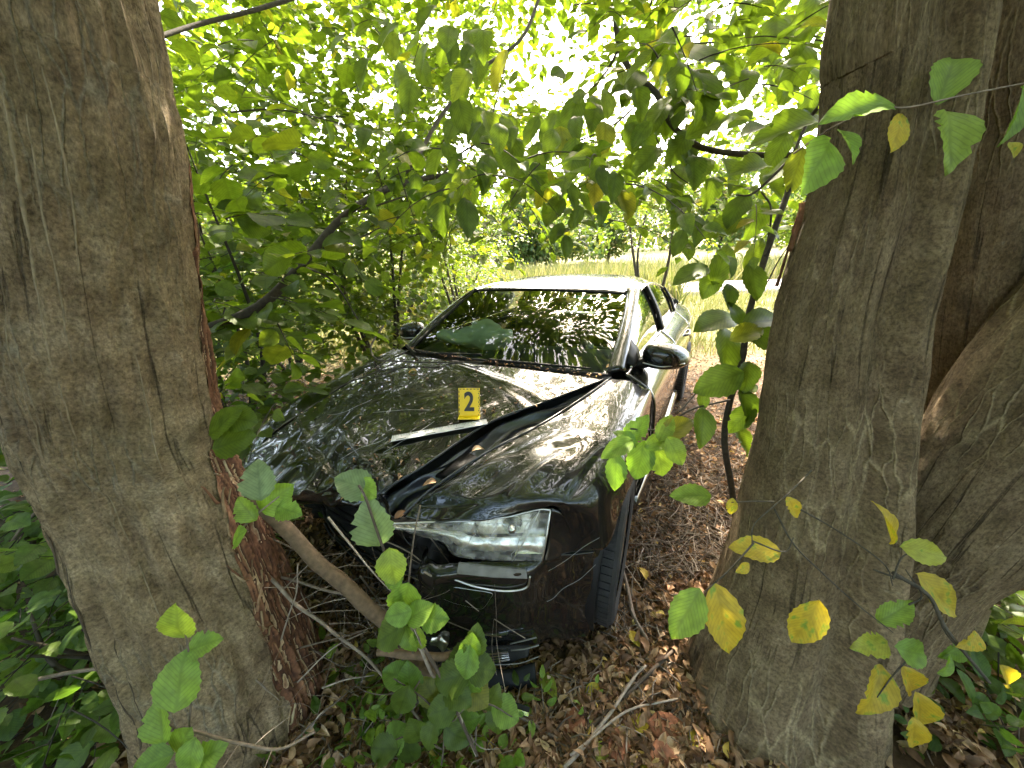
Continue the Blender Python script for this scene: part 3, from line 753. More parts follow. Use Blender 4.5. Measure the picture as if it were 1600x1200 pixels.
T3.mesh('stem', M['bark_r'], treeR)
# scar and dark cracks on the right trunk
for (i, a, L, w_) in ((108, 158, .13, .020), (100, 153, .16, .013), (112, 150, .09, .009)):
    strip(TR, i, R(a), L, w_, .010, 'bark_scar', M['wound'], treeR, .10)
def crack(Tk, pts, name='bark_crack'):
    P_ = [Tk.surf(i, R(a), -.001) - np.array(treeR.location) for i, a in pts]
    MB().tube(spline(P_, 30), np.concatenate([np.linspace(.001, .005, 15), np.linspace(.005, .0012, 15)]), 5).build(name, M['branch'], treeR, tint=np.zeros(150))
crack(T3, [(46, -60), (56, -66), (66, -62), (78, -68), (92, -64)])
crack(T3, [(30, -40), (36, -48), (42, -40)])
crack(TR, [(120, -52), (140, -46), (160, -50), (185, -44)])
# ------------------------------------------------------------------ leafage
PL = Plant(treeL, HAZEL_HI, HAZEL_LO, 'leaf', 'branch', 300, 14)
def region(pl, n, x0, x1, y0, y1, d0, d1, L, nl, size, gap=True, droop=.25, flat=.4, cond=None):
    k = 0; tries = 0
    while k < n and tries < n * 30:
        tries += 1
        px, py = RNG.uniform(x0, x1), RNG.uniform(y0, y1)
        d = RNG.uniform(d0 ** 1.5, d1 ** 1.5) ** (1 / 1.5)
        p = P(px, py, d)
        if gap and in_gap(p): continue
        if cond and not cond(p, px, py): continue
        dr = RNG.normal(0, 1, 3) * np.array([1, .8, .25]); 
        pl.spray(p, dr, L * RNG.uniform(.6, 1.3), nl, size, droop, flat)
        k += 1
# long low branch from behind the leaning trunk
c = spline([P(285, 528, 1.30), P(400, 482, 1.32), P(470, 415, 1.38), P(540, 335, 1.5), P(620, 290, 1.65), P(700, 272, 1.85)], 40)
PL.twig(c, .020, .011, 10)
for pts, a, b in (([P(560, 320, 1.55), P(640, 262, 1.7), P(690, 180, 1.9), P(750, 110, 2.1), P(815, 60, 2.3), P(845, -10, 2.5)], .009, .012), ([P(690, 275, 1.8), P(720, 240, 1.9), P(760, 205, 2.0), P(790, 100, 2.2), P(800, 40, 2.3)], .006, .004),
                  ([P(235, 62, 1.5), P(310, 38, 1.7), P(400, 15, 1.9), P(480, -10, 2.1)], .010, .012), ([P(360, 175, 1.8), P(440, 172, 1.9), P(540, 195, 2.0)], .005, .003),
                  ([P(500, 380, 1.45), P(560, 372, 1.6), P(640, 330, 1.8)], .005, .003), ([P(470, 415, 1.4), P(520, 440, 1.5), P(560, 500, 1.6)], .005, .003), ([P(560, 330, 1.55), P(700, 290, 1.9), P(840, 285, 2.0)], .005, .003)):
    cb = spline(pts, 24); PL.twig(cb, a, b, 6)
region(PL, 22, 250, 520, 190, 560, 1.05, 1.7, .22, 5, .120)
region(PL, 70, 240, 700, -20, 420, 1.5, 2.6, .32, 6, .105)
region(PL, 420, 200, 780, -90, 420, 2.2, 5.5, .45, 9, .110)
region(PL, 300, 240, 680, -80, 330, 3.0, 7.0, .55, 9, .125)
region(PL, 90, 560, 1000, 150, 350, 2.4, 5.0, .42, 8, .095)
region(PL, 26, 310, 440, 420, 690, 1.5, 2.6, .25, 5, .11)
for k in range(len(c)):
    if k % 4 == 2: PL.spray(c[k], RNG.normal(0, 1, 3) * np.array([1, .5, .4]) + np.array([.2, -.1, -.2]), .22, 5, .11)
def crown(pl, n, x0, x1, y0, y1, z0, z1, size, L=.55, nl=9):
    k = 0; t = 0
    while k < n and t < n * 20:
        t += 1
        p = np.array([RNG.uniform(x0, x1), RNG.uniform(y0, y1), RNG.uniform(z0, z1)])
        if in_gap(p, 1.25): continue
        if mnoise.noise(Vector((p[0] * .8, p[1] * .8, p[2] * .5 + 4))) < -.30: continue
        pl.spray(p, RNG.normal(0, 1, 3) * np.array([1, 1, .2]), L, nl, size, .2, .45, tw=(k % 2 == 0))
        k += 1
crown(PL, 1350, -4.5, .2, -2.8, 6.0, 3.0, 6.4, .13)
crown(PL, 420, -6.5, 0, -3.8, .8, 2.9, 6.0, .14)  # unseen leaves behind the camera, added to darken the bonnet's reflections
crown(PL, 260, -7.0, -4.2, .5, 6, 2.0, 5.5, .14)  # crown extended left, added to keep pale sky out of the bonnet's reflections
# boughs carrying the crown
for e in ((-3.6, 2.2, 4.2), (-.6, 3.0, 4.4), (-1.2, -1.0, 4.6), (-2.6, 4.5, 4.5)):
    s_ = TL.C[np.argmin(abs(TL.C[:, 2] - 3.0))]
    PL.twig(spline([s_, lerp(s_, e, .5) + np.array([0, 0, .35]), np.array(e)], 20), .06, .02, 8)
PL.build('crown', 'boughs')

PR = Plant(treeR, LEAF_HI, LEAF_LO, 'leaf', 'branch', 300, 14)
region(PR, 40, 880, 1290, -60, 150, .95, 1.6, .22, 5, .090)
region(PR, 16, 560, 1000, 190, 320, 1.0, 1.5, .24, 6, .085, droop=.5)
region(PR, 60, 620, 1260, 190, 350, 1.4, 2.6, .30, 7, .085, droop=.4)
region(PR, 120, 640, 1300, -80, 200, 2.5, 5.0, .35, 8, .10)
region(PR, 330, 640, 1310, -80, 370, 2.2, 5.5, .40, 8, .095)
for pts, a, b in (([P(960, -20, 1.5), P(965, 60, 1.5), P(985, 110, 1.48), P(1025, 145, 1.45), P(1050, 195, 1.42), P(1100, 232, 1.4), P(1200, 243, 1.38), P(1262, 238, 1.36), P(1300, 225, 1.30)], .013, .010),
                  ([P(965, 80, 1.5), P(945, 115, 1.6), P(915, 148, 1.7)], .006, .004), ([P(1285, 160, 1.35), P(1262, 190, 1.4), P(1240, 240, 1.38)], .008, .006), ([P(1060, 70, 2.4), P(1150, 60, 2.5), P(1230, 20, 2.6)], .006, .004),
                  ([P(1010, 150, 1.5), P(950, 200, 1.5), P(860, 230, 1.45), P(760, 225, 1.5)], .004, .003), ([P(1060, 200, 1.5), P(1020, 200, 1.55), P(960, 215, 1.6)], .004, .002), ([P(1025, 215, 1.5), P(1050, 265, 1.5), P(1080, 290, 1.5)], .003, .002)):
    PR.twig(spline(pts, 30), a, b, 8)
crown(PR, 1350, -.2, 4.5, -2.8, 6.0, 3.0, 6.4, .13)
crown(PR, 420, 0, 6.5, -3.8, .8, 2.9, 6.0, .14)  # unseen leaves added behind the camera on this side too, for darker reflections
for e in ((3.2, 2.4, 4.3), (.8, 3.4, 4.6), (.9, -1.0, 4.5), (2.6, 4.5, 4.8)):
    s_ = TR.C[np.argmin(abs(TR.C[:, 2] - 3.0))]
    PR.twig(spline([s_, lerp(s_, e, .5) + np.array([0, 0, .35]), np.array(e)], 20), .06, .02, 8)
PR.build('crown', 'boughs')

# ------------------------------------------------------------------ shrubs and young trees behind the car
def shrub(name, label, cat, x, y, h, r, n, size, hi=LEAF_HI, lo=LEAF_LO, mat='leaf', stems=4, group=None, maxn=60, z0=.35, minpx=12, lean=(0, 0)):
    z = ground_h(x, y)
    t = thing(name, label, cat, (x, y, z), group)
    pl = Plant(t, hi, lo, mat, 'branch', maxn, minpx)
    sp = []
    for k in range(stems):
        a = RNG.uniform(0, 6.28); e = np.array([x + lean[0] * h + r * .6 * math.cos(a), y + lean[1] * h + r * .6 * math.sin(a), z + h * RNG.uniform(.75, 1)])
        b = np.array([x + .08 * math.cos(a), y + .08 * math.sin(a), z - .05])
        cst = spline([b, lerp(b, e, .45) + RNG.normal(0, .05 * h, 3) * np.array([1, 1, .2]), e], 14)
        MB().tube(cst - np.array(t.location), np.linspace(.012 + .006 * h, .004, 14), 7).build('stem', M['branch'], t, tint=np.full(98, .3))
        sp.append(cst)
    for k in range(n):
        cst = sp[k % stems]; q = cst[int(RNG.uniform(z0, 1) * 13)]
        d = RNG.normal(0, 1, 3) * np.array([1, 1, .35])
        d /= np.linalg.norm(d)
        p = q + d * RNG.uniform(0, r) * .8
        if in_gap(p): continue
        pl.spray(p, d + RNG.normal(0, .3, 3), .35, 7, size, .25, .45)
    pl.build()
    return t
shrub('hazel_shrub', 'broad-leaved shrub right behind the leaning trunk, by the front corner of the bonnet', 'shrub', -2.15, 2.35, 2.3, .60, 120, .105, HAZEL_HI, HAZEL_LO, 'leaf', 4, maxn=120)
shrub('hazel_shrub', 'tall leafy shrub on the far side of the car, level with the windscreen', 'shrub', -1.55, 4.1, 2.9, 1.05, 560, .085, HAZEL_HI, HAZEL_LO, 'leaf', 5, maxn=120)
shrub('hazel_shrub', 'bright leafy shrub showing over the far edge of the car roof', 'shrub', -1.0, 8.9, 2.6, 1.3, 380, .085, LEAF_HI, LEAF_LO, 'leaf', 5, maxn=20, z0=.2)
shrub('young_tree', 'slender young tree with bright leaves behind the car roof', 'tree', -.75, 6.3, 3.6, 1.2, 420, .080, LEAF_HI, LEAF_LO, 'leaf', 3, maxn=60, z0=.5)
shrub('hazel_shrub', 'wide sunlit shrub farther back between the leaning trunk and the car', 'shrub', -3.3, 5.0, 3.4, 1.5, 560, .090, HAZEL_HI, HAZEL_LO, 'leaf', 6, maxn=80)
shrub('hazel_shrub', 'rearmost bright shrub at the edge of the grass verge', 'shrub', -2.4, 7.4, 3.6, 1.6, 460, .085, LEAF_HI, LEAF_LO, 'farleaf', 5, maxn=40)
shrub('hazel_shrub', 'dark leafy bush half hidden at the very left behind the leaning trunk', 'shrub', -3.0, 2.2, 2.4, 1.1, 260, .10, HAZEL_HI, HAZEL_LO, 'leafd', 5, maxn=120)
shrub('young_tree', 'thin young tree with small leaves between the grey trunk and the road', 'tree', 2.9, 7.0, 4.6, 1.5, 300, .075, LEAF_HI, LEAF_LO, 'farleaf', 3, maxn=60, z0=.62)
shrub('hazel_shrub', 'low shady bush growing left of the leaning trunk foot', 'shrub', -1.95, 1.25, .85, .6, 150, .085, HAZEL_HI, HAZEL_LO, 'leafd', 5, maxn=160, z0=.2)
shrub('hazel_shrub', 'small shady bush in the bottom corner beneath the leaning trunk', 'shrub', -1.50, .98, .45, .4, 60, .08, LEAF_HI, LEAF_LO, 'leafd', 5, maxn=120, z0=.2)
shrub('hazel_shrub', 'shaded thicket beyond the leaning trunk on its outer side', 'shrub', -3.2, 3.4, 1.8, 1.1, 220, .09, HAZEL_HI, HAZEL_LO, 'leafd', 5, maxn=60, z0=.15)

shrub('hazel_shrub', 'low green bush beyond the leaning limb of the grey trunk, at the right edge', 'shrub', 2.7, 1.75, .8, .7, 150, .085, HAZEL_HI, HAZEL_LO, 'leaf', 6, maxn=120, z0=.1)
shrub('hazel_shrub', 'leafy bush filling the lower right corner behind the grey trunk', 'shrub', 1.95, 1.25, .38, .45, 70, .08, HAZEL_HI, HAZEL_LO, 'leaf', 5, maxn=120, z0=.1)
# unseen thicket of leaves added behind the photographer to keep sky light off the car
ps, Rm, sz = [], [], []
for k in range(9000):
    a = RNG.uniform(R(150), R(390)); rr_ = RNG.uniform(3.0, 6.0)
    p = np.array([rr_ * math.cos(a) * 1.25, rr_ * math.sin(a) * .9 + .5, RNG.uniform(.05, 4.6)])
    if p[1] > 1.6 and abs(p[0]) < 4.2: continue
    ps.append(p); Rm.append(frame(RNG.normal(0, 1, 3) + np.array([0, 0, -.4]), RNG.normal(0, .8, 3) + np.array([0, 0, .8]))); sz.append(RNG.uniform(.14, .24))
o = scatter_mesh('thicket', HAZEL_LO, Rm, ps, sz, M['leafd']); tag(o, 'dense green thicket added out of view to block sky light', 'thicket', kind='stuff')
# trees beyond the road, each with its own trunk and crown
def far_tree(x, y, h, r, label, n, size, mat):
    z = ground_h(x, y)
    t = thing('roadside_tree', label, 'tree', (x, y, z), 'trees beyond the road')
    MB().tube(spline([(0, 0, -.2), (.1, 0, h * .4), (-.1, .1, h * .85)], 12), np.linspace(.16, .03, 12), 8).build('trunk', M['branch'], t, tint=np.full(96, .6))
    ps, Rm, sz = [], [], []
    cl = [(RNG.normal(0, .45, 3) * np.array([r, r, h * .30]) + np.array([0, 0, h * .48]), RNG.uniform(.25, .5) * r) for _ in range(34)]
    for k in range(n):
        c_, rr = cl[k % len(cl)]
        d = RNG.normal(0, 1, 3); d /= np.linalg.norm(d)
        p = c_ + d * rr * RNG.uniform(.2, 1) ** .5
        if p[2] < .5: continue
        if in_gap(p + np.array(t.location), 1.0): continue
        ps.append(p); Rm.append(frame(RNG.normal(0, 1, 3) + np.array([0, 0, -.4]), RNG.normal(0, .8, 3) + np.array([0, 0, 1]))); sz.append(size * RNG.uniform(.6, 1.2))
    o = scatter_mesh('crown', LEAF_LO, Rm, ps, sz, M[mat], t); o['kind'] = 'stuff'
FT = [(-26, 30, 9, 4.5, 'broad tree at the left end of the row beyond the road', 'farleaf'), (-15, 27, 8, 4, 'rounded tree beyond the road, second from the left end', 'leaf'), (-6, 31, 9, 4, 'tall tree beyond the road behind the young tree', 'farleaf'),
      (2, 27, 5.8, 3.4, 'low pale tree beyond the road straight above the car roof', 'farleaf'), (9, 33, 7.0, 4.2, 'pale spreading tree beyond the road right of the car roof', 'farleaf'), (16, 28, 8.6, 4.2, 'yellowish tree beyond the road just left of the grey trunk', 'farleaf'),
      (25, 31, 9, 4.5, 'green tree beyond the road hidden by the grey trunk', 'leaf'), (35, 34, 9, 5, 'last tree of the row beyond the road, farthest right', 'farleaf')]
for x, y, h, r, lab, mt in FT: far_tree(x, y, h, r, lab, 9000, .36, mt)
# far wood closing the horizon
ps, Rm, sz = [], [], []
for k in range(16000):
    x = RNG.uniform(-110, 110); p = np.array([x, 60 + RNG.normal(0, 5), 0]); p[2] = ground_h(x, p[1]) + RNG.uniform(0, 1) ** .8 * (7.5 + 2.5 * math.sin(x * .13) + 2 * math.sin(x * .37 + 1))
    if in_gap(p, .8): continue
    ps.append(p); Rm.append(frame(RNG.normal(0, 1, 3), RNG.normal(0, 1, 3))); sz.append(RNG.uniform(.7, 1.5))
o = scatter_mesh('distant_wood', LEAF_LO, Rm, ps, sz, M['farleaf']); o['kind'] = 'stuff'; o['label'] = 'distant wood along the horizon beyond the grass bank'; o['category'] = 'wood'

# grass of the verge and of the bank beyond the road
def grass(name, label, n, fn, hmin, hmax, wid):
    bV = np.array([(-.5, 0, 0), (.5, 0, 0), (.35, .45, .06), (-.35, .45, .06), (.06, 1, .3), (-.06, 1, .3)]); bV[:, 0] *= wid
    ps, Rm, sz = [], [], []
    for k in range(n):
        x, y = fn(); z = ground_h(x, y)
        ps.append((x, y, z)); Rm.append(frame(np.array([RNG.normal(0, .3), RNG.normal(0, .3), 1]), np.array([RNG.normal(), RNG.normal(), .1]))); sz.append(RNG.uniform(hmin, hmax))
    o = scatter_mesh(name, (bV, [(0, 1, 2, 3), (3, 2, 4, 5)], np.zeros((6, 2))), Rm, ps, sz, M['grass'])
    o['kind'] = 'stuff'; o['label'] = label; o['category'] = 'grass'
def fv():
    while 1:
        y = RNG.uniform(5.2, 12.2); x = RNG.uniform(-.9, 1.05) * (y * 1.15 + 1)
        if RNG.random() < min(1, (y - 4.8) / 1.6) and mnoise.noise(Vector((x * .7, y * .7, 0))) > -.35: return x, y
grass('verge_grass', 'dry yellow-green grass on the verge between the wood and the road', 26000, fv, .12, .45, .045)
def fw_():
    while 1:
        y = RNG.uniform(9.2, 12.0); x = RNG.uniform(-9, 4.6)
        if mnoise.noise(Vector((x * .5, y * .5, 5))) > -.3: return x, y
grass('tall_weeds', 'tall yellow-green weeds hiding the road behind the car roof', 12000, fw_, .45, 1.15, .06)
def fb():
    y = RNG.uniform(16.9, 24); return RNG.uniform(-1.0, 1.1) * (y * 1.2), y
grass('bank_grass', 'tall pale weeds on the bank beyond the road', 22000, fb, .4, 1.2, .05)

car = thing('car', 'crashed black saloon car with buckled bonnet, its nose wedged between the two big trunks', 'car', (CX, CY, 0))
car.rotation_euler = (0, 0, YAW)
def arr(c): return np.asarray(c, float)
def mir(c):
    a = arr(c).copy(); a[..., 0] *= -1; return a
def dent(Pn, amp, sc_, seed=0.0, w=None):
    q = Pn.reshape(-1, 3).copy()
    for i, p in enumerate(q):
        k = amp if w is None else amp * w(p)
        v = mnoise.noise_vector(Vector(((p[0] + seed) * sc_, p[1] * sc_, p[2] * sc_)))
        q[i] = p + np.array(v) * k
    return q.reshape(Pn.shape)
def panel(name, ctrl, mat, nu=24, nv=24, parent=None, dn=None, solid=.004, fn=None, label=None):
    Q = patch(ctrl, nu, nv)
    if dn: Q = dent(Q, *dn)
    if fn: Q = fn(Q)
    o = mobj(name, Q.reshape(-1, 3), grid_faces(nu, nv), M[mat], parent or car, solid=solid)
    if label: o['label'] = label
    return o

# --- bonnet: pushed back, sprung open along its left edge, front edge rolled under
bon = [
    [(-.62, .30, .60), (-.42, .28, .62), (-.25, .29, .63), (-.08, .31, .64), (.06, .36, .66), (.12, .42, .67)],
    [(-.625, .20, .665), (-.42, .17, .685), (-.25, .18, .70), (-.08, .20, .71), (.085, .25, .725), (.16, .32, .735)],
    [(-.63, .215, .715), (-.42, .185, .735), (-.25, .19, .75), (-.08, .215, .752), (.085, .26, .762), (.17, .325, .768)],
    [(-.66, .40, .775), (-.42, .38, .81), (-.2, .38, .815), (0, .40, .812), (.14, .43, .815), (.235, .46, .806)],
    [(-.68, .70, .85), (-.42, .68, .885), (-.18, .68, .893), (.05, .70, .880), (.20, .74, .884), (.335, .78, .870)],
    [(-.69, 1.0, .905), (-.42, .98, .935), (-.1, .97, .942), (.15, .97, .934), (.34, .99, .930), (.505, 1.02, .912)],
    [(-.68, 1.30, .950), (-.4, 1.22, .968), (-.08, 1.21, .976), (.22, 1.24, .976), (.48, 1.28, .966), (.685, 1.315, .950)]]
def bonnet_fn(Q):
    q = Q.copy()
    for i in range(q.shape[0]):
        for j in range(q.shape[1]):
            x, y, z = q[i, j]
            # pressed-in styling crease and two buckles that run back from the impact
            d1 = (x + .02 - .25 * (y - .3)); q[i, j, 2] += .012 * math.exp(-(d1 / .05) ** 2) * math.exp(-((y - .35) / .28) ** 2)
            d2 = (x + .36 + .10 * (y - .3)); q[i, j, 2] -= .014 * math.exp(-(d2 / .06) ** 2) * math.exp(-((y - .4) / .3) ** 2)
            d3 = (y - 1.08 + .22 * (x - .2)); q[i, j, 2] += .010 * math.exp(-(d3 / .035) ** 2) * (1 if x > -.1 else math.exp(-((x + .1) / .12) ** 2))
            for (x0, y0, x1, y1, am, wd) in ((.17, .33, -.34, .50, .014, .030), (.10, .28, -.42, .40, -.020, .030), (-.1, .2, -.25, .60, .015, .028), (.45, .92, .02, 1.12, .010, .024), (-.62, .5, -.3, .36, .014, .03)):
                ux, uy = x1 - x0, y1 - y0; LL = math.hypot(ux, uy); tt = ((x - x0) * ux + (y - y0) * uy) / LL ** 2; dd = abs((x - x0) * uy - (y - y0) * ux) / LL
                if 0 < tt < 1 and dd < wd * 2: q[i, j, 2] += am * max(0, 1 - dd / (wd * (1.6 if ((x - x0) * uy - (y - y0) * ux) > 0 else .7))) * (1 - tt) ** .7
            fr = max(0, 1 - (y - .2) / .45)
            q[i, j] += np.array(mnoise.noise_vector(Vector((x * 9, y * 9, 2)))) * .012 * fr
            if x > -.02 and y < .52:
                q[i, j] += np.array(mnoise.noise_vector(Vector((x * 22, y * 22, 5)))) * .013 * min(1, (.52 - y) / .2)
            q[i, j, 2] += .0035 * mnoise.noise(Vector((x * 6, y * 6, 7)))
    return q
BONQ = bonnet_fn(patch(bon, 130, 110)).reshape(-1, 3)
panel('bonnet', bon, 'paint', 130, 110, fn=bonnet_fn, solid=.012, label='buckled bonnet sprung open along one edge')
# folded bare steel lip along the sprung edge
edge = spline([(.165, .32, .745), (.17, .325, .772), (.237, .46, .81), (.335, .78, .874), (.505, 1.02, .916), (.685, 1.315, .953)], 40)
MB().tube(edge, .0045, 6).build('bonnet_edge', M['inner'], car)

# --- front wings
wing = [
    [(.300, .290, .738), (.45, .345, .742), (.59, .425, .752), (.690, .495, .768), (.755, .540, .765), (.808, .562, .640)],
    [(.345, .40, .790), (.49, .44, .805), (.63, .49, .812), (.75, .55, .806), (.85, .60, .765), (.900, .62, .585)],
    [(.44, .62, .845), (.56, .63, .855), (.68, .65, .857), (.79, .69, .848), (.88, .73, .80), (.918, .75, .668)],
    [(.55, .84, .880), (.64, .83, .888), (.74, .83, .886), (.835, .84, .872), (.905, .86, .815), (.928, .88, .70)],
    [(.65, 1.10, .925), (.72, 1.09, .926), (.785, 1.09, .918), (.85, 1.09, .895), (.908, 1.09, .84), (.93, 1.10, .625)],
    [(.72, 1.33, .957), (.765, 1.345, .955), (.81, 1.36, .945), (.865, 1.375, .915), (.91, 1.385, .86), (.93, 1.385, .45)]]
def wing_fn(Q):
    q = Q.copy()
    for i in range(q.shape[0]):
        for j in range(q.shape[1]):
            x, y, z = q[i, j]
            k = max(0, 1 - (y - .3) / .7)
            q[i, j] += np.array(mnoise.noise_vector(Vector((x * 7, y * 7, 1.5)))) * .012 * k
            # wrinkles fanning out from the lamp
            d = (x - .62) + .35 * (y - .5)
            q[i, j, 2] += .006 * k * math.sin(y * 34 + 9 * math.sin(x * 6))
            q[i, j, 2] -= .016 * math.exp(-((x - .52) / .09) ** 2 - ((y - .50) / .07) ** 2)
            for (x0, y0, x1, y1, am, wd) in ((.36, .38, .62, .80, .012, .022), (.62, .47, .74, .85, .010, .022), (.78, .55, .86, .95, -.010, .02), (.32, .34, .70, .50, -.014, .024)):
                ux, uy = x1 - x0, y1 - y0; LL = math.hypot(ux, uy); tt = ((x - x0) * ux + (y - y0) * uy) / LL ** 2; cr_ = (x - x0) * uy - (y - y0) * ux; dd = abs(cr_) / LL
                if 0 < tt < 1: q[i, j, 2] += am * max(0, 1 - dd / (wd * (1.6 if cr_ > 0 else .7))) * math.sin(math.pi * min(1, tt * 1.3 + .15)) ** .7
    return q
panel('front_wing', wing, 'paint', 100, 90, fn=wing_fn, label='creased left front wing pushed out of line')
wl = spline([(.715, 1.33, .962), (.65, 1.10, .930), (.55, .84, .885), (.44, .62, .850), (.345, .40, .795), (.302, .292, .742)], 40)
MB().tube(wl, .004, 6).build('wing_flange', M['inner'], car)
rw = [
    [(-.635, .24, .70), (-.78, .31, .70), (-.90, .42, .66), (-.93, .46, .50)],
    [(-.665, .45, .782), (-.82, .47, .79), (-.95, .52, .74), (-.97, .54, .55)],
    [(-.69, .75, .855), (-.83, .75, .855), (-.945, .78, .80), (-.96, .80, .66)],
    [(-.70, 1.05, .907), (-.83, 1.05, .905), (-.92, 1.05, .85), (-.94, 1.05, .65)],
    [(-.70, 1.36, .950), (-.80, 1.37, .945), (-.89, 1.38, .89), (-.93, 1.385, .45)]]
panel('front_wing', rw, 'paint', 50, 36, dn=(.022, 5, 3., lambda p: max(.1, 1 - p[1] / 1.2)), label='dented right front wing beside the leaning trunk')

# --- channel between bonnet and wing: folded rail, drain lip, bolt
ch = [
    [(.13, .34, .70), (.17, .33, .665), (.22, .32, .655), (.27, .31, .665), (.31, .31, .73)],
    [(.23, .50, .765), (.25, .49, .735), (.29, .47, .715), (.33, .46, .725), (.365, .46, .80)],
    [(.34, .80, .835), (.38, .77, .805), (.44, .75, .79), (.49, .76, .80), (.53, .80, .868)],
    [(.51, 1.03, .88), (.54, 1.03, .855), (.58, 1.04, .845), (.62, 1.05, .86), (.645, 1.08, .915)],
    [(.69, 1.32, .935), (.70, 1.33, .925), (.705, 1.335, .92), (.71, 1.335, .925), (.715, 1.34, .952)]]
def ch_fn(Q):
    q = Q.copy()
    for i in range(q.shape[0]):
        for j in range(q.shape[1]):
            u = j / (q.shape[1] - 1)
            q[i, j, 2] += .007 * math.sin(u * 15 + 2.5 * math.sin(i * .22))
    return q
panel('inner_rail', ch, 'inner', 60, 24, fn=ch_fn, solid=.003)
rb = MB()
rb.lathe([(0, .006), (.007, .006), (.007, 0), (.012, 0), (.012, -.004)], (.262, .47, .752), (.1, -.2, 1), 14)
rb.build('bolt', M['dimchrome'], car)
rb = MB(); rb.quad_prism([(.265, .505, .748), (.335, .515, .757), (.385, .63, .79), (.32, .64, .79)], (0, 0, .012)); rb.build('bracket', M['plastic'], car)
# scuttle under the bonnet's rear edge
panel('scuttle', [[(-.70, 1.30, .93), (-.35, 1.24, .945), (0, 1.22, .95), (.35, 1.24, .945), (.70, 1.30, .93)],
                  [(-.70, 1.40, .945), (-.35, 1.33, .962), (0, 1.305, .968), (.35, 1.33, .962), (.70, 1.40, .945)]], 'plastic', 3, 30)

# --- headlight: dark housing, lens, reflector bowl, bulb
PN, PO = (.44, -.80, .35), (.52, .36, .66)
lens_px_top = [(607, 818), (664, 816), (730, 814), (790, 808), (820, 801), (844, 796), (860, 797)]
lens_px_bot = [(609, 822), (652, 836), (691, 847), (712, 868), (754, 874), (800, 876), (847, 876)]
top = [CP(a, b, PN, PO) for a, b in lens_px_top]; bot = [CP(a, b, PN, PO) for a, b in lens_px_bot]
nrm = np.array(PN) / np.linalg.norm(PN)
midl = [(a + b) / 2 + nrm * .022 for a, b in zip(top, bot)]
hl = MB()
back = [np.array(v) - nrm * .085 for v in top] + [np.array(v) - nrm * .085 for v in bot[::-1]]
frn = [np.array(v) - nrm * .006 for v in top] + [np.array(v) - nrm * .006 for v in bot[::-1]]
n_ = len(back)
hl.add(np.array(back + frn), [tuple(range(n_))] + [(i, (i + 1) % n_, n_ + (i + 1) % n_, n_ + i) for i in range(n_)])
lamp = hl.build('headlight', M['engine'], car, smooth=False); lamp['label'] = 'cracked clear left headlight knocked loose'
Q = patch([top, midl, bot], 14, 40)
mobj('lens', Q.reshape(-1, 3), grid_faces(14, 40), M['cloudy'], lamp, solid=.002)
ck = MB()
for u0, v0, u1, v1 in ((2.4, .1, 3.0, .9), (3.0, .5, 4.2, .7), (4.6, .05, 4.9, .95), (1.2, .2, 2.4, .6)):
    pk = [lerp(lerp(top[int(u)], top[min(int(u) + 1, 6)], u % 1), lerp(bot[int(u)], bot[min(int(u) + 1, 6)], u % 1), v) + nrm * .021 * (1 - (2 * v - 1) ** 2) + nrm * .002 for u, v in ((lerp(u0, u1, q_) + .06 * math.sin(q_ * 20), lerp(v0, v1, q_)) for q_ in np.linspace(0, 1, 9))]
    ck.tube(pk, .0011, 4)
ck.build('lens_crack', M['scratch'], lamp)
# reflector: stepped shells behind the lens
rf = MB()
for (t0, t1, u0, u1, dz) in ((.08, .48, 2, 5, .045), (.10, .9, 5, 6, .05)):
    A = [lerp(top[k], bot[k], t0) - nrm * .014 for k in range(u0, u1 + 1)]
    Bm = [lerp(top[k], bot[k], (t0 + t1) / 2) - nrm * dz for k in range(u0, u1 + 1)]
    Cc = [lerp(top[k], bot[k], t1) - nrm * .012 for k in range(u0, u1 + 1)]
    q = patch([A, Bm, Cc], 12, 20); rf.add(q.reshape(-1, 3), grid_faces(12, 20))
A = [lerp(top[k], bot[k], .56) - nrm * .012 for k in range(0, 7)]; Bm = [lerp(top[k], bot[k], .72) - nrm * .004 for k in range(0, 7)]; Cc = [lerp(top[k], bot[k], .86) - nrm * .014 for k in range(0, 7)]
q = patch([A, Bm, Cc], 6, 40); q = dent(q, .006, 30); rf.add(q.reshape(-1, 3), grid_faces(6, 40))
rf.build('reflector', M['reflector'], lamp)
bl = MB(); pb = lerp(top[4], bot[4], .30) - nrm * .02
bl.lathe([(0, .055), (.012, .05), (.016, .035), (.016, .01), (.030, .006), (.036, -.012)], pb, nrm, 20)
bl.build('bulb', M['chrome'], lamp)
pr = MB(); pc_ = lerp(top[3], bot[3], .42) - nrm * .045
pr.lathe([(0, .040), (.020, .036), (.034, .024), (.040, .010), (.044, .008), (.046, -.02)], pc_, nrm, 28)
pr.build('projector', M['lens'], lamp)
rim = MB(); rim.tube(spline([top[6], lerp(top[6], bot[6], .5) + nrm * .010, bot[6]], 14), .0035, 6)
rim.tube(spline(top, 40), .003, 6); rim.tube(spline([lerp(top[5], bot[5], .0), lerp(top[5], bot[5], .5) + nrm * .02, bot[5]], 14), .002, 5)
rim.tube(spline([lerp(a, b, .5) + nrm * .012 for a, b in zip(top, bot)], 30), .002, 5)
rim.build('lens_edge', M['dimchrome'], lamp)

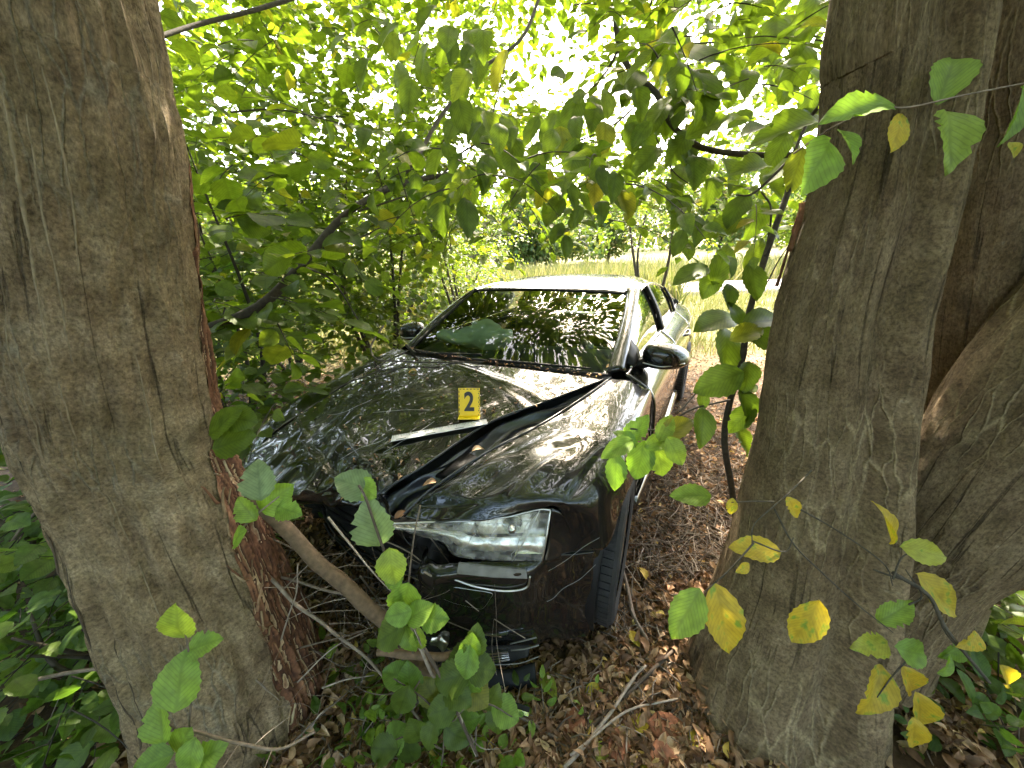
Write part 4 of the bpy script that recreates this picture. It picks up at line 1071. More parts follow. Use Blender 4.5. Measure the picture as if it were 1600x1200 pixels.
# --- bumper corner with washer flap, chrome fog trim, loose splitter
bm = []
for (z, dx, dy) in ((.592, 0, .030), (.575, 0, .004), (.54, .0, -.006), (.50, 0, -.004), (.42, 0, .0), (.33, .0, .004), (.255, 0, .012), (.17, -.004, .035)):
    bm.append([(.345 + dx, .275 + dy + .03 * (z > .5), z), (.40, .262 + dy, z), (.50, .315 + dy, z), (.62, .382 + dy, z), (.705, .436 + dy, z - .004), (.742, .50 + dy * .5, z - .005), (.805, .540, z), (.872, .588, z)])
def bump_fn(Q):
    q = Q.copy()
    for i in range(q.shape[0]):
        for j in range(q.shape[1]):
            x, y, z = q[i, j]; k = max(0, min(1, (.50 - x) / .16)); q[i, j] += np.array(mnoise.noise_vector(Vector((x * 26, y * 26, z * 20 + 3)))) * .016 * k
            q[i, j] += np.array(mnoise.noise_vector(Vector((x * 12, y * 12, z * 12)))) * (.028 * k + .003)
    return q
panel('front_bumper', bm, 'paint', 50, 80, fn=bump_fn, solid=.004, label='broken left corner of the front bumper')
BN, BO = (.44, -.80, 0), (.52, .325, .45)
def bp_(px, py, out=.004):
    n = np.array(BN) / np.linalg.norm(BN); return CP(px, py, BN, BO) + n * out
fl = [bp_(688, 930), bp_(694, 917), bp_(704, 914), bp_(740, 919), bp_(768, 924), bp_(766, 932), bp_(755, 947), bp_(744, 947), bp_(710, 939)]
nb = np.array(BN) / np.linalg.norm(BN)
fo = spline(fl + [fl[0]], 60)[:-1]
mb = MB(); mb.quad_prism(fo, nb * .004); wf = mb.build('washer_flap', M['paint'], car, smooth=False)
mb = MB(); mb.tube(np.vstack([fo, fo[:1]]) + nb * .003, .0011, 5, cap=False); mb.build('flap_edge', M['dimchrome'], wf)
mb = MB(); mb.tube(spline([bp_(706, 902, .004), bp_(745, 912, .012), bp_(790, 918, .013), bp_(822, 914, .010), bp_(828, 898, .006)], 40), .0034, 8); mb.build('bumper_ridge', M['dimchrome'], car)
mb = MB(); st = [bp_(716, 882, -.01), bp_(770, 888, -.01), bp_(822, 892, -.01), bp_(824, 902, .0), bp_(770, 900, .0), bp_(714, 894, .0)]
mb.quad_prism(st, nb * .006); mb.build('bumper_strip', M['dullstrip'], car, smooth=False)
ft = MB(); f0 = [bp_(752, 1014, .006), bp_(794, 1008, .010), bp_(797, 1022, .010), bp_(758, 1030, .006)]
ft.quad_prism(f0, nb * .012); fog = ft.build('fog_trim', M['chrome'], car, smooth=False)
mb = MB()
for k in range(1, 4):
    a = lerp(f0[0], f0[3], k / 4) + nb * .0125; b = lerp(f0[1], f0[2], k / 4) + nb * .0125
    mb.tube([a, b], .0014, 5)
mb.build('ribs', M['plastic'], fog)
mb = MB(); mb.tube(spline([bp_(797, 1006, 0), bp_(815, 1000, .004), bp_(838, 996, .0)], 12), .0025, 6); mb.tube(spline([bp_(770, 1034, .01), bp_(810, 1030, .014), bp_(842, 1022, .008)], 20), .002, 6)
mb.tube(spline([bp_(798, 1016, 0), bp_(820, 1012, .004), bp_(842, 1008, .0)], 12), .003, 6)
mb.build('grille_trim', M['dullstrip'], car)
sp1 = [[bp_(744, 1052, -.03), bp_(790, 1050, -.01), bp_(836, 1043, -.02)], [bp_(742, 1060, .015), bp_(790, 1062, .03), bp_(838, 1054, .02)], [bp_(748, 1072, .0), bp_(790, 1074, .016), bp_(838, 1064, .01)]]
panel('splitter', sp1, 'plastic', 10, 24, solid=.006)
mb = MB(); mb.tube(spline([bp_(746, 1068, .012), bp_(790, 1073, .026), bp_(838, 1062, .016)], 24), .006, 8); mb.build('splitter_edge', simple('grey_plastic_edge', (.10, .10, .10), .5), car)
lg = [[bp_(640, 990, -.055), bp_(700, 998, -.05), bp_(770, 1004, -.045), bp_(836, 994, -.045)], [bp_(645, 1030, -.08), bp_(700, 1032, -.075), bp_(770, 1034, -.065), bp_(832, 1024, -.06)], [bp_(650, 1068, -.06), bp_(705, 1066, -.05), bp_(770, 1060, -.045), bp_(826, 1044, -.045)]]
panel('lower_grille', lg, 'engine', 24, 40, dn=(.010, 16, 3.))
# crumpled chrome lamp remnant and trim by the stub
mb = MB(); c0 = CP(688, 1000, BN, (.42, .27, .3))
mb.add(dent(np.array([[c0 + np.array([.035 * math.cos(a) * math.sin(t), .02 * math.sin(a) * math.sin(t), .03 * math.cos(t)]) for a in np.linspace(0, 6.283, 16)] for t in np.linspace(.01, 3.13, 10)]), .018, 30).reshape(-1, 3), grid_faces(10, 16))
mb.build('fog_lamp', M['reflector'], car)

panel('wing_corner', [[(.735, .535, .765), (.775, .560, .735), (.82, .575, .665), (.885, .615, .60)], [(.735, .515, .66), (.775, .545, .65), (.82, .566, .625), (.885, .605, .575)], [(.735, .478, .575), (.775, .520, .575), (.82, .556, .575), (.875, .592, .56)]], 'paint', 14, 16)
# scrapes on the black flank of the bumper and on the bonnet
mb = MB()
for q in ([(846, 896), (880, 876), (912, 852), (936, 838)], [(841, 941), (862, 934), (880, 917), (905, 903), (930, 880)]):
    mb.tube(spline([CP(a_, b_, (.54, -.84, 0), (.80, .537, .4)) + np.array([.003, -.005, 0]) for a_, b_ in q], 20), .0006, 4)
mb.build('scratch', M['scratch'], car)
mb = MB()
for q in ([(-.2, .62), (-.05, .70), (.04, .74)], [(.05, .45), (.10, .60), (.12, .68)], [(-.45, .55), (-.36, .60), (-.30, .70)], [(-.1, .36), (-.02, .48), (.0, .52)]):
    BQ = BONQ
    pts = []
    for x_, y_ in spline(q, 14):
        k_ = np.argmin((BQ[:, 0] - x_) ** 2 + (BQ[:, 1] - y_) ** 2); pts.append((x_, y_, BQ[k_, 2] + .004))
    mb.tube(spline(pts[::3] + [pts[-1]], 20), .0010, 4)
mb.build('scratch', M['scratch'], car)
# --- crushed middle: grille remnants, slam panel, radiator, engine bulk
Q = patch([[(-.62, .42, .62), (-.3, .36, .66), (0, .40, .66), (.18, .42, .68), (.36, .42, .66)],
           [(-.62, .42, .45), (-.3, .38, .48), (0, .36, .48), (.2, .40, .50), (.38, .40, .52)],
           [(-.62, .46, .25), (-.3, .45, .25), (0, .42, .25), (.2, .40, .25), (.40, .38, .25)]], 40, 60)
Q = dent(Q, .05, 9, 4.); Q = dent(Q, .02, 25, 1.)
mobj('crumpled_grille', Q.reshape(-1, 3), grid_faces(40, 60), M['engine'], car, solid=.004)
mb = MB()
for k in range(7):
    z = .30 + .045 * k
    pts = spline([(-.45, .40 + .02 * math.sin(k), z), (-.2, .34 + .03 * math.sin(k * 2), z + .02), (.05, .33, z + .01 * math.sin(k * 3)), (.25, .35 + .02 * math.cos(k), z + .03)], 16)
    mb.tube(dent(pts[None], .02, 8, k)[0], .006, 5)
mb.build('broken_grille_bars', M['plastic'], car)
Q = patch([[(.06, .36, .70), (.16, .33, .735), (.26, .30, .72)], [(.06, .35, .62), (.17, .31, .64), (.28, .28, .66)], [(.1, .36, .54), (.2, .33, .55), (.32, .30, .60)]], 24, 24)
mobj('torn_panel', dent(Q, .035, 14, 2.).reshape(-1, 3), grid_faces(24, 24), M['paint'], car, solid=.003)
mb = MB(); mb.tube(spline([(.10, .31, .765), (.14, .295, .72), (.17, .285, .66), (.165, .28, .60)], 14), .004, 6); mb.build('bonnet_stay', M['dimchrome'], car)
mb = MB(); mb.box((-.12, .80, .46), (.95, .62, .50)); mb.box((0, 1.36, .56), (1.5, .05, .74)); mb.box((.38, .74, .50), (.36, .40, .40))
mb.build('engine', M['engine'], car)  # plain dark boxes filling the engine bay, put in to block light
mb = MB(); mb.box((0, 2.78, .245), (1.70, 3.3, .05)); mb.build('floor_pan', M['engine'], car)  # plain slab closing the underside, put in to block light
# wheel-arch liners
for s, lab in ((1, None), (-1, None)):
    ap = []
    for a in np.linspace(R(-20), R(200), 20):
        ap.append([(s * x, .94 + .365 * math.cos(a), .325 + .365 * math.sin(a)) for x in (.60, .75, .89)])
    panel('arch_liner', ap, 'plastic', 30, 8, solid=.003)

# --- sides: doors, sills, rear wings
def side(sgn):
    S = lambda rows: [[(sgn * x, y, z) for (x, y, z) in r] for r in rows]
    def col(y, b, sh, md, lo, sl): return [(b[0], y, b[1]), (sh[0], y, sh[1]), (md[0], y, md[1]), (lo[0], y, lo[1]), (sl[0], y, sl[1])]
    fd = [col(1.392, (.765, .968), (.905, .875), (.932, .70), (.920, .42), (.890, .25)), col(1.75, (.775, .985), (.91, .88), (.938, .70), (.922, .42), (.89, .24)),
          col(2.1, (.785, .99), (.912, .885), (.942, .70), (.925, .42), (.89, .24)), col(2.426, (.79, .998), (.912, .89), (.942, .70), (.925, .42), (.89, .24))]
    rd = [col(2.432, (.79, .998), (.912, .89), (.942, .70), (.925, .42), (.89, .24)), col(2.8, (.792, 1.005), (.914, .895), (.945, .70), (.925, .42), (.89, .24)),
          col(3.1, (.79, 1.012), (.92, .90), (.952, .72), (.93, .45), (.90, .28)), col(3.34, (.785, 1.018), (.925, .905), (.958, .78), (.945, .64), (.935, .56))]
    rwing = [col(3.346, (.785, 1.018), (.925, .905), (.958, .80), (.955, .72), (.95, .62)), col(3.7, (.77, 1.022), (.92, .91), (.96, .82), (.96, .76), (.955, .705)),
             col(4.0, (.74, 1.02), (.90, .91), (.95, .80), (.955, .72), (.95, .62)), col(4.35, (.66, 1.00), (.85, .90), (.915, .70), (.92, .48), (.88, .30)),
             col(4.68, (.55, .95), (.70, .86), (.74, .66), (.74, .45), (.70, .32))]
    f = panel('front_door', S(fd), 'paint', 24, 24); r = panel('rear_door', S(rd), 'paint', 24, 24)
    panel('rear_wing', S(rwing), 'paint', 30, 24)
    for d, y in ((f, 2.25), (r, 3.15)):
        h = MB(); h.tube(spline([(sgn * .925, y - .11, .845), (sgn * .962, y - .07, .85), (sgn * .962, y + .07, .853), (sgn * .925, y + .11, .852)], 16), [.012] * 16, 8)
        h.build('handle', M['paint'], d)
    mb = MB(); mb.tube(spline([(sgn * .86, 1.30, .235), (sgn * .89, 2.2, .225), (sgn * .89, 3.2, .235)], 20), .045, 10); mb.build('sill', M['paint'], car)
    rail = [(.750, 1.42, .975), (.712, 1.72, 1.135), (.668, 2.05, 1.268), (.656, 2.3, 1.305), (.658, 2.6, 1.315), (.668, 2.95, 1.285), (.700, 3.4, 1.185), (.760, 3.85, 1.03)]
    rl = spline(S([rail])[0], 60)
    bl_ = spline(S([[(.775, 1.46, .982), (.792, 2.0, .998), (.80, 2.5, 1.006), (.795, 3.2, 1.018), (.762, 3.85, 1.03)]])[0], 60)
    tr = MB(); tr.tube(rl + np.array([sgn * .004, 0, .002]), .0085, 8); tr.tube(bl_ + np.array([sgn * .006, 0, .004]), .0075, 8); tr.build('window_trim', M['chrome'], car)
    # glass between the belt and the rail, cut by pillars
    def at(c, y):
        k = int(np.argmin(abs(c[:, 1] - y))); return c[k]
    for nm, y0, y1 in (('front_side_window', 1.62, 2.385), ('rear_side_window', 2.455, 3.22), ('quarter_window', 3.27, 3.74)):
        g = []
        for y in np.linspace(y0, y1, 10):
            a, b = at(bl_, y), at(rl, y); a = np.array([a[0], y, a[2]]); b = np.array([b[0], y, b[2]])
            m = (a + b) / 2 + np.array([sgn * .012, 0, 0])
            g.append([a, m, b])
        panel(nm, g, 'sideglass', 16, 10, solid=0)
    for nm, y0, y1, mt in (('pillar', 2.385, 2.455, 'plastic'), ('pillar', 3.22, 3.27, 'plastic'), ('pillar', 3.74, 3.83, 'paint'), ('mirror_sail', 1.47, 1.62, 'plastic')):
        g = []
        for y in np.linspace(y0, y1, 3):
            a, b = at(bl_, y), at(rl, y); a = np.array([a[0], y, a[2]]); b = np.array([b[0], y, b[2]])
            g.append([a + np.array([sgn * .003, 0, 0]), (a + b) / 2 + np.array([sgn * .016, 0, 0]), b + np.array([sgn * .003, 0, 0])])
        panel(nm, g, mt, 4, 8, solid=.02)
    # roof rail + windscreen pillar outside the chrome
    ws = S([[(.700, 1.372, .957), (.672, 1.70, 1.115), (.635, 2.0, 1.25), (.600, 2.08, 1.303)]])[0]
    up_ = spline(S([[(.742, 1.40, .972), (.705, 1.70, 1.128), (.662, 2.04, 1.268), (.650, 2.18, 1.298)]])[0], 30); lo_ = spline(ws, 30)
    md_ = (up_ + lo_) / 2 + np.array([sgn * .012, -.012, .012])
    panel('windscreen_pillar', [lo_, md_, up_], 'paint', 8, 40, solid=.03)
    mb = MB(); mb.tube(lo_ + np.array([sgn * -.004, -.004, .003]), .009, 6); mb.build('windscreen_seal', M['rubber'], car)
    return rl
railL = side(1); railR = side(-1)
# roof, screens, boot lid
roof = []
for y, zc, zm, xe, ze in ((2.02, 1.322, 1.318, .60, 1.300), (2.25, 1.356, 1.346, .640, 1.306), (2.6, 1.378, 1.362, .652, 1.318), (3.0, 1.372, 1.354, .660, 1.288), (3.3, 1.335, 1.318, .68, 1.22)):
    yy = y + (.06 if y < 2.1 else 0)
    roof.append([(-xe, yy, ze), (-.42, y + .01, zm), (0, y - (.04 if y < 2.1 else 0), zc), (.42, y + .01, zm), (xe, yy, ze)])
panel('roof', roof, 'paint', 40, 50, solid=.012)
wsg = [[(-.695, 1.378, .958), (-.35, 1.315, .972), (0, 1.295, .977), (.35, 1.315, .972), (.695, 1.378, .958)],
       [(-.665, 1.70, 1.115), (-.34, 1.625, 1.15), (0, 1.60, 1.162), (.34, 1.625, 1.15), (.665, 1.70, 1.115)],
       [(-.605, 2.065, 1.292), (-.33, 2.0, 1.308), (0, 1.98, 1.316), (.33, 2.0, 1.308), (.605, 2.065, 1.292)]]
panel('windscreen', wsg, 'glass', 30, 40, solid=0)
mb = MB(); mb.tube(spline([(-.69, 1.372, .957), (-.35, 1.308, .971), (0, 1.288, .976), (.35, 1.308, .971), (.69, 1.372, .957)], 40), .008, 6)
mb.tube(spline([(-.603, 2.066, 1.296), (-.33, 2.002, 1.313), (0, 1.982, 1.321), (.33, 2.002, 1.313), (.603, 2.066, 1.296)], 40), .006, 6); mb.build('screen_seal', M['rubber'], car)
panel('rear_window', [[(-.66, 3.32, 1.215), (0, 3.32, 1.332), (.66, 3.32, 1.215)], [(-.69, 3.62, 1.12), (0, 3.70, 1.22), (.69, 3.62, 1.12)], [(-.70, 3.92, 1.03), (0, 4.08, 1.08), (.70, 3.92, 1.03)]], 'sideglass', 20, 20, solid=0)
panel('boot_lid', [[(-.73, 3.92, 1.025), (0, 4.09, 1.075), (.73, 3.92, 1.025)], [(-.66, 4.35, 1.0), (0, 4.45, 1.05), (.66, 4.35, 1.0)], [(-.55, 4.66, .955), (0, 4.72, 1.0), (.55, 4.66, .955)], [(-.55, 4.70, .75), (0, 4.76, .78), (.55, 4.70, .75)]], 'paint', 24, 24)
panel('rear_bumper', [[(-.72, 4.66, .74), (0, 4.78, .76), (.72, 4.66, .74)], [(-.74, 4.70, .55), (0, 4.82, .56), (.74, 4.70, .55)], [(-.70, 4.64, .30), (0, 4.74, .30), (.70, 4.64, .30)]], 'paint', 16, 24)

# --- mirrors
def mirror(sgn):
    c = np.array([sgn * .925, 1.60, 1.022])
    V = []; nu, nv = 22, 32
    for i in range(nu):
        t = math.pi * i / (nu - 1)
        for j in range(nv):
            a = 2 * math.pi * j / nv
            sx = math.copysign(abs(math.cos(a)) ** .72, math.cos(a)) * math.sin(t) ** .6
            sz = math.copysign(abs(math.sin(a)) ** .8, math.sin(a)) * math.sin(t) ** .6
            yy = -math.cos(t) * .085
            w_ = .118 * (1 - .10 * sz)
            V.append(c + np.array([sgn * sx * w_ - sgn * .012 * sz, yy + .05 * (sx > 0) * sx * sx + .02, sz * .070 * (1 - .22 * (sx * 1)) - .012 * (1 - sx) * 0]))
    m = mobj('wing_mirror', V, grid_faces(nu, nv, True), M['paint'], car)
    mb = MB(); mb.tube(spline([(sgn * .775, 1.58, .972), (sgn * .82, 1.59, .975), (sgn * .865, 1.60, .99)], 10), np.linspace(.034, .024, 10), 10); mb.build('mirror_arm', M['plastic'], m)
    mb = MB(); mb.tube(spline([c + np.array([sgn * -.10, -.055, -.030]), c + np.array([0, -.068, -.036]), c + np.array([sgn * .10, -.02, -.020])], 20), .0035, 6); mb.build('mirror_seam', M['dimchrome'], m)
mirror(1); mirror(-1)

# --- wipers, wheels, interior
for pts in ([(-.62, 1.335, .967), (-.48, 1.30, .968), (-.30, 1.30, .985), (-.06, 1.32, 1.0)], [(.02, 1.285, .985), (.25, 1.30, .99), (.48, 1.345, .985), (.60, 1.37, .982)]):
    mb = MB(); mb.tube(spline(pts, 20), np.linspace(.009, .005, 20), 6); mb.build('wiper', M['plastic'], car)
mb = MB(); mb.tube(spline([(-.72, 1.36, .985), (-.62, 1.30, .978), (-.50, 1.22, .985)], 12), .010, 6); mb.build('wiper', M['plastic'], car)
def wheel(x, y, steer=0):
    s = 1 if x > 0 else -1
    wh = link('wheel', None, car); wh.location = (x, y, .322); wh.rotation_euler = (0, 0, steer)
    mb = MB(); mb.lathe([(.232, -.105), (.25, -.112), (.29, -.116), (.312, -.108), (.322, -.092), (.3235, -.05), (.3235, .05), (.322, .092), (.312, .108), (.29, .116), (.25, .112), (.232, .105)], (0, 0, 0), (s, 0, 0), 64)
    for k in range(72):                       # tread blocks
        a = 2 * math.pi * k / 72
        for xx, wd in ((-.075, .040), (-.025, .036), (.025, .036), (.075, .040)):
            rm = np.array([[1, 0, 0], [0, math.cos(a), -math.sin(a)], [0, math.sin(a), math.cos(a)]])
            mb.box(rm @ np.array([xx, 0, .3245]), (wd, .024, .007), rm)
    mb.build('tyre', M['rubber'], wh, smooth=False)
    mb = MB(); mb.lathe([(.232, -.10), (.222, -.09), (.205, .05), (.222, .095), (.236, .10), (.236, .085)], (0, 0, 0), (s, 0, 0), 48)
    mb.lathe([(0, .085), (.045, .085), (.06, .075), (.06, .03)], (0, 0, 0), (s, 0, 0), 24)
    for k in range(10):
        a = 2 * math.pi * k / 10
        mb.tube([(s * .075, .05 * math.cos(a), .05 * math.sin(a)), (s * .078, .14 * math.cos(a + .06), .14 * math.sin(a + .06)), (s * .085, .224 * math.cos(a + .04), .224 * math.sin(a + .04))], [.018, .014, .016], 6)
    mb.lathe([(.15, -.02), (.0, -.02)], (0, 0, 0), (s, 0, 0), 32)
    mb.build('rim', M['rim'], wh)
wheel(.806, .94, R(5)); wheel(-.806, .94, R(5)); wheel(.855, 3.70); wheel(-.85, 3.70)
panel('dashboard', [[(-.68, 1.42, .93), (0, 1.36, .945), (.68, 1.42, .93)], [(-.68, 1.70, .96), (0, 1.70, .965), (.68, 1.70, .98)], [(-.68, 1.88, .90), (0, 1.88, .90), (.68, 1.90, .92)], [(-.68, 1.88, .55), (0, 1.86, .55), (.68, 1.88, .55)]], 'interior', 24, 24)
mb = MB()
a = np.linspace(0, 2 * np.pi, 40)
ring = np.array([[.37 + .185 * math.cos(t), 2.02 - .07 * math.sin(t), .92 + .17 * math.sin(t)] for t in a]); mb.tube(ring, .016, 8, cap=False)
mb.tube([(.37, 1.86, .88), (.37, 2.01, .92)], [.03, .06], 12); mb.tube([(.20, 2.02, .92), (.54, 2.02, .92)], .015, 6)
mb.build('steering_wheel', M['interior'], car)
Q = np.array([[(-.37 + .33 * math.cos(b) * math.sin(t) ** .8, 1.66 + .14 * math.sin(b) * math.sin(t) ** .8, 1.015 + (.075 + .035 * math.cos(b)) * math.cos(t)) for b in np.linspace(0, 2 * np.pi, 48)] for t in np.linspace(.01, 3.13, 28)])
o = mobj('airbag', dent(dent(Q, .035, 7, 1.), .016, 18, 3.).reshape(-1, 3), grid_faces(28, 48), M['airbag'], car); o['label'] = 'burst passenger airbag lying behind the windscreen'
def seat(x):
    q = patch([[(x - .24, 2.62, .45), (x, 2.58, .45), (x + .24, 2.62, .45)], [(x - .25, 2.70, .75), (x, 2.64, .78), (x + .25, 2.70, .75)], [(x - .20, 2.82, 1.06), (x, 2.76, 1.08), (x + .20, 2.82, 1.06)]], 16, 16)
    s = mobj('seat', q.reshape(-1, 3), grid_faces(16, 16), M['interior'], car, solid=.12)
    mb = MB(); mb.box((x, 2.36, .47), (.5, .5, .16)); mb.build('cushion', M['interior'], s)
    q = np.array([[(x + .12 * math.copysign(abs(math.cos(b)) ** .6, math.cos(b)) * math.sin(t) ** .5, 2.84 + .05 * math.sin(b) * math.sin(t), 1.18 + .08 * math.cos(t)) for b in np.linspace(0, 6.2832, 24)] for t in np.linspace(.01, 3.13, 14)])
    mobj('headrest', q.reshape(-1, 3), grid_faces(14, 24), M['interior'], s)
seat(.38); seat(-.38)
mb = MB(); mb.box((0, 3.25, .62), (1.3, .16, .70)); mb.build('rear_seat', M['interior'], car)
panel('headliner', [[(-.60, 2.10, 1.28), (0, 2.03, 1.30), (.60, 2.10, 1.28)], [(-.63, 2.6, 1.29), (0, 2.6, 1.345), (.63, 2.6, 1.29)], [(-.63, 3.25, 1.20), (0, 3.25, 1.31), (.63, 3.25, 1.20)]], 'visor', 10, 16, solid=0)
mb = MB(); mb.box((0, 1.90, 1.215), (.22, .03, .062)); mb.build('rear_view_mirror', M['plastic'], car)
mb = MB(); Q = patch([[(.30, 1.935, 1.272), (.50, 1.96, 1.262)], [(.30, 1.955, 1.286), (.50, 1.98, 1.276)]], 2, 6); mb.add(Q.reshape(-1, 3), grid_faces(2, 6)); mb.build('screen_sticker', M['teal'], car)
MB().tube(spline([(-.24, 2.68, .98), (.02, 2.64, 1.1), (.1, 2.6, 1.2)], 8), .005, 4).build('seat_belt', M['interior'], car)

# --- police evidence marker and scale bar lying on the bonnet
def on_bonnet(px, py, lift=.0):
    d = np.linspace(.8, 2.6, 1500); C0 = w2c(CAM); D0 = w2c(CAM + ray(px, py)) - C0
    q = C0 + D0 * d[:, None]
    BQ = BONQ[BONQ[:, 2] > .74]
    best = None
    for p in q[::3]:
        k = np.argmin((BQ[:, 0] - p[0]) ** 2 + (BQ[:, 1] - p[1]) ** 2)
        if p[2] <= BQ[k, 2] + lift: return c2w(p)
    return c2w(q[-1])
b0 = on_bonnet(717, 651, .004); b1 = on_bonnet(750, 651, .004)
ex = b1 - b0; wdt = np.linalg.norm(ex); ex /= wdt
ez = np.array([0, 0, 1.]) + np.array([0, .22, 0]); ez -= ex * (ez @ ex); ez /= np.linalg.norm(ez); ey = np.cross(ez, ex)
mk = thing('evidence_marker', 'yellow evidence marker with a black number 2 standing on the car bonnet', 'evidence marker', tuple((b0 + b1) / 2))
Hm = wdt * 1.36
def T_(u, v, o=0): return ex * (u - .5) * wdt + ez * v * Hm + ey * -o      # -ey faces the camera
sgn_ = 1 if (ey @ (CAM - b0)) > 0 else -1
def TT(u, v, o=0): return ex * (u - .5) * wdt + ez * v * Hm + ey * (sgn_ * o)
MB().quad_prism([TT(0, 0), TT(1, 0), TT(1, 1), TT(0, 1)], ey * (-sgn_ * .004)).build('plate', M['yellow'], mk, smooth=False)
MB().quad_prism([TT(0, .0, .0006), TT(1, .0, .0006), TT(1, -.045, .030), TT(0, -.045, .030)], ez * .004).build('foot', M['yellow'], mk, smooth=False)
bd = MB()
def chip(u0, u1, v0, v1): bd.add([TT(u0, v0, .0008), TT(u1, v0, .0008), TT(u1, v1, .0008), TT(u0, v1, .0008)], [(0, 1, 2, 3)])
for k in range(6): chip(.05 + k * .165, .05 + k * .165 + .09, .955, .985)
for k in range(12):
    chip(.93 + .03 * (k % 2), .96 + .03 * (k % 2), .04 + k * .075, .04 + k * .075 + .05)
for k in range(6): chip(.015, .05, .06 + k * .155, .06 + k * .155 + .09)
bd.build('checker_border', M['printblack'], mk, smooth=False)
fc = bpy.data.curves.new('digit', 'FONT'); fc.body = '2'; fc.size = Hm * .92; fc.offset = Hm * .026; fc.extrude = .0004; fc.align_x = 'CENTER'; fc.align_y = 'CENTER'
fc.materials.append(M['printblack'])
tmp_ = bpy.data.objects.new('digit_curve', fc); COL.objects.link(tmp_)
dgm = bpy.data.meshes.new_from_object(tmp_); bpy.data.objects.remove(tmp_)
dg = link('digit', dgm, mk)
zz = ey * sgn_; xx = ex if np.cross(ex, ez) @ zz > 0 else -ex
mw = np.eye(4); mw[:3, 0] = xx * .78; mw[:3, 1] = ez; mw[:3, 2] = zz; mw[:3, 3] = TT(.5, .50, .0012)
dg.matrix_basis = Matrix(mw.tolist())

r0 = on_bonnet(612, 686, .010); r1 = on_bonnet(761, 659, .010)
for k_ in range(1, 10):                     # rest on the highest crease under it
    m_ = w2c(lerp(r0, r1, k_ / 10)); g_ = BONQ[np.argmin((BONQ[:, 0] - m_[0]) ** 2 + (BONQ[:, 1] - m_[1]) ** 2), 2] + .004
    if g_ > m_[2]: r0 = r0 + np.array([0, 0, g_ - m_[2]]); r1 = r1 + np.array([0, 0, g_ - m_[2]])
rx = r1 - r0; Lr = np.linalg.norm(rx); rx /= Lr
ry = np.cross([0, 0, 1.], rx); ry -= rx * (ry @ rx); ry /= np.linalg.norm(ry); rz = np.cross(rx, ry)
rul = thing('scale_ruler', 'white forensic scale ruler lying on the bonnet beneath the marker', 'ruler', tuple(r0))
def RR(u, v, o=0): return rx * u * Lr + ry * (v - .5) * .048 + rz * o
MB().quad_prism([RR(0, 0), RR(1, 0), RR(1, 1), RR(0, 1)], rz * .0025).build('strip', M['rulerwhite'], rul, smooth=False)
tk = MB()
for k in range(60):
    h_ = .30 if k % 5 else .5
    u = .015 + k * .0164
    tk.add([RR(u, 1 - h_, .003), RR(u + .0035, 1 - h_, .003), RR(u + .0035, .98, .003), RR(u, .98, .003)], [(0, 1, 2, 3)])
for k in range(6):
    u = .05 + k * .15
    if k % 2 == 0: tk.add([RR(u, .10, .003), RR(u + .10, .10, .003), RR(u + .10, .22, .003), RR(u, .22, .003)], [(0, 1, 2, 3)])
tk.build('scale_marks', M['printblack'], rul, smooth=False)

# ------------------------------------------------------------------ leaves and twigs placed one by one
def hand(pl, lst, depth, mat=None, jit=.08, face=.75):
    for it in lst:
        x, y, L, ang = it[:4]; m = it[4] if len(it) > 4 else mat; d = depth + RNG.uniform(-jit, jit)
        sz = L * d / F; c = P(x, y, d)
        yd = AX * math.cos(R(ang)) + BX * math.sin(R(ang)) + FW * RNG.uniform(-.35, .25)
        nr = -FW * face + np.array([0, 0, .55]) + RNG.normal(0, .22, 3)
        yd /= np.linalg.norm(yd)
        sz *= 1.08
        pl.leaf(c - yd * sz * .5, yd, nr, sz, M[m] if m else None)
def pathtube(pl, pts, depth, r0, r1, sides=6, n=24):
    pl.twig(spline([P(p[0], p[1], p[2] if len(p) > 2 else depth) for p in pts], n), r0, r1, sides)

sap = thing('sapling', 'dark slender sapling drooping leafy twigs between the car and the grey trunk', 'sapling', tuple(P(1148, 800, 1.62)))
ps_ = Plant(sap, LEAF_HI, LEAF_LO, 'leaf', 'branch', 300, 6)
pathtube(ps_, [(1150, 815, 1.60), (1143, 760, 1.5), (1132, 690, 1.42), (1140, 630, 1.38), (1160, 560, 1.32), (1168, 500, 1.30), (1190, 420, 1.28), (1215, 345, 1.28), (1234, 290, 1.28), (1243, 235, 1.30)], 1.3, .013, .010, 10, 50)
pathtube(ps_, [(1243, 240), (1180, 300), (1150, 305)], 1.3, .006, .003)
pathtube(ps_, [(1195, 410), (1205, 330), (1190, 300)], 1.3, .004, .003)
pathtube(ps_, [(1200, 440), (1215, 410), (1235, 380)], 1.3, .003, .002)
pathtube(ps_, [(1060, 645, 1.25), (1100, 605, 1.3), (1150, 590, 1.33)], 1.3, .003, .003)
pathtube(ps_, [(985, 670, 1.2), (1030, 670, 1.22), (1080, 640, 1.27), (1140, 625, 1.35)], 1.3, .003, .004)
hand(ps_, [(1080, 428, 62, 205), (1110, 442, 50, 250), (1128, 412, 62, 75), (1140, 462, 42, 262), (1178, 440, 58, 280), (1180, 395, 50, 60), (1118, 503, 78, 196), (1135, 548, 80, 262), (1198, 500, 78, 15), (1200, 530, 62, 330),
           (1122, 597, 72, 205), (1168, 588, 52, 250), (1172, 607, 30, 20), (1098, 626, 32, 275), (1168, 638, 58, 285), (1158, 655, 52, 230), (1098, 668, 62, 262), (1162, 690, 50, 300), (1058, 668, 62, 25), (1150, 490, 40, 120), (1170, 520, 55, 20)], 1.26, 'leaf')
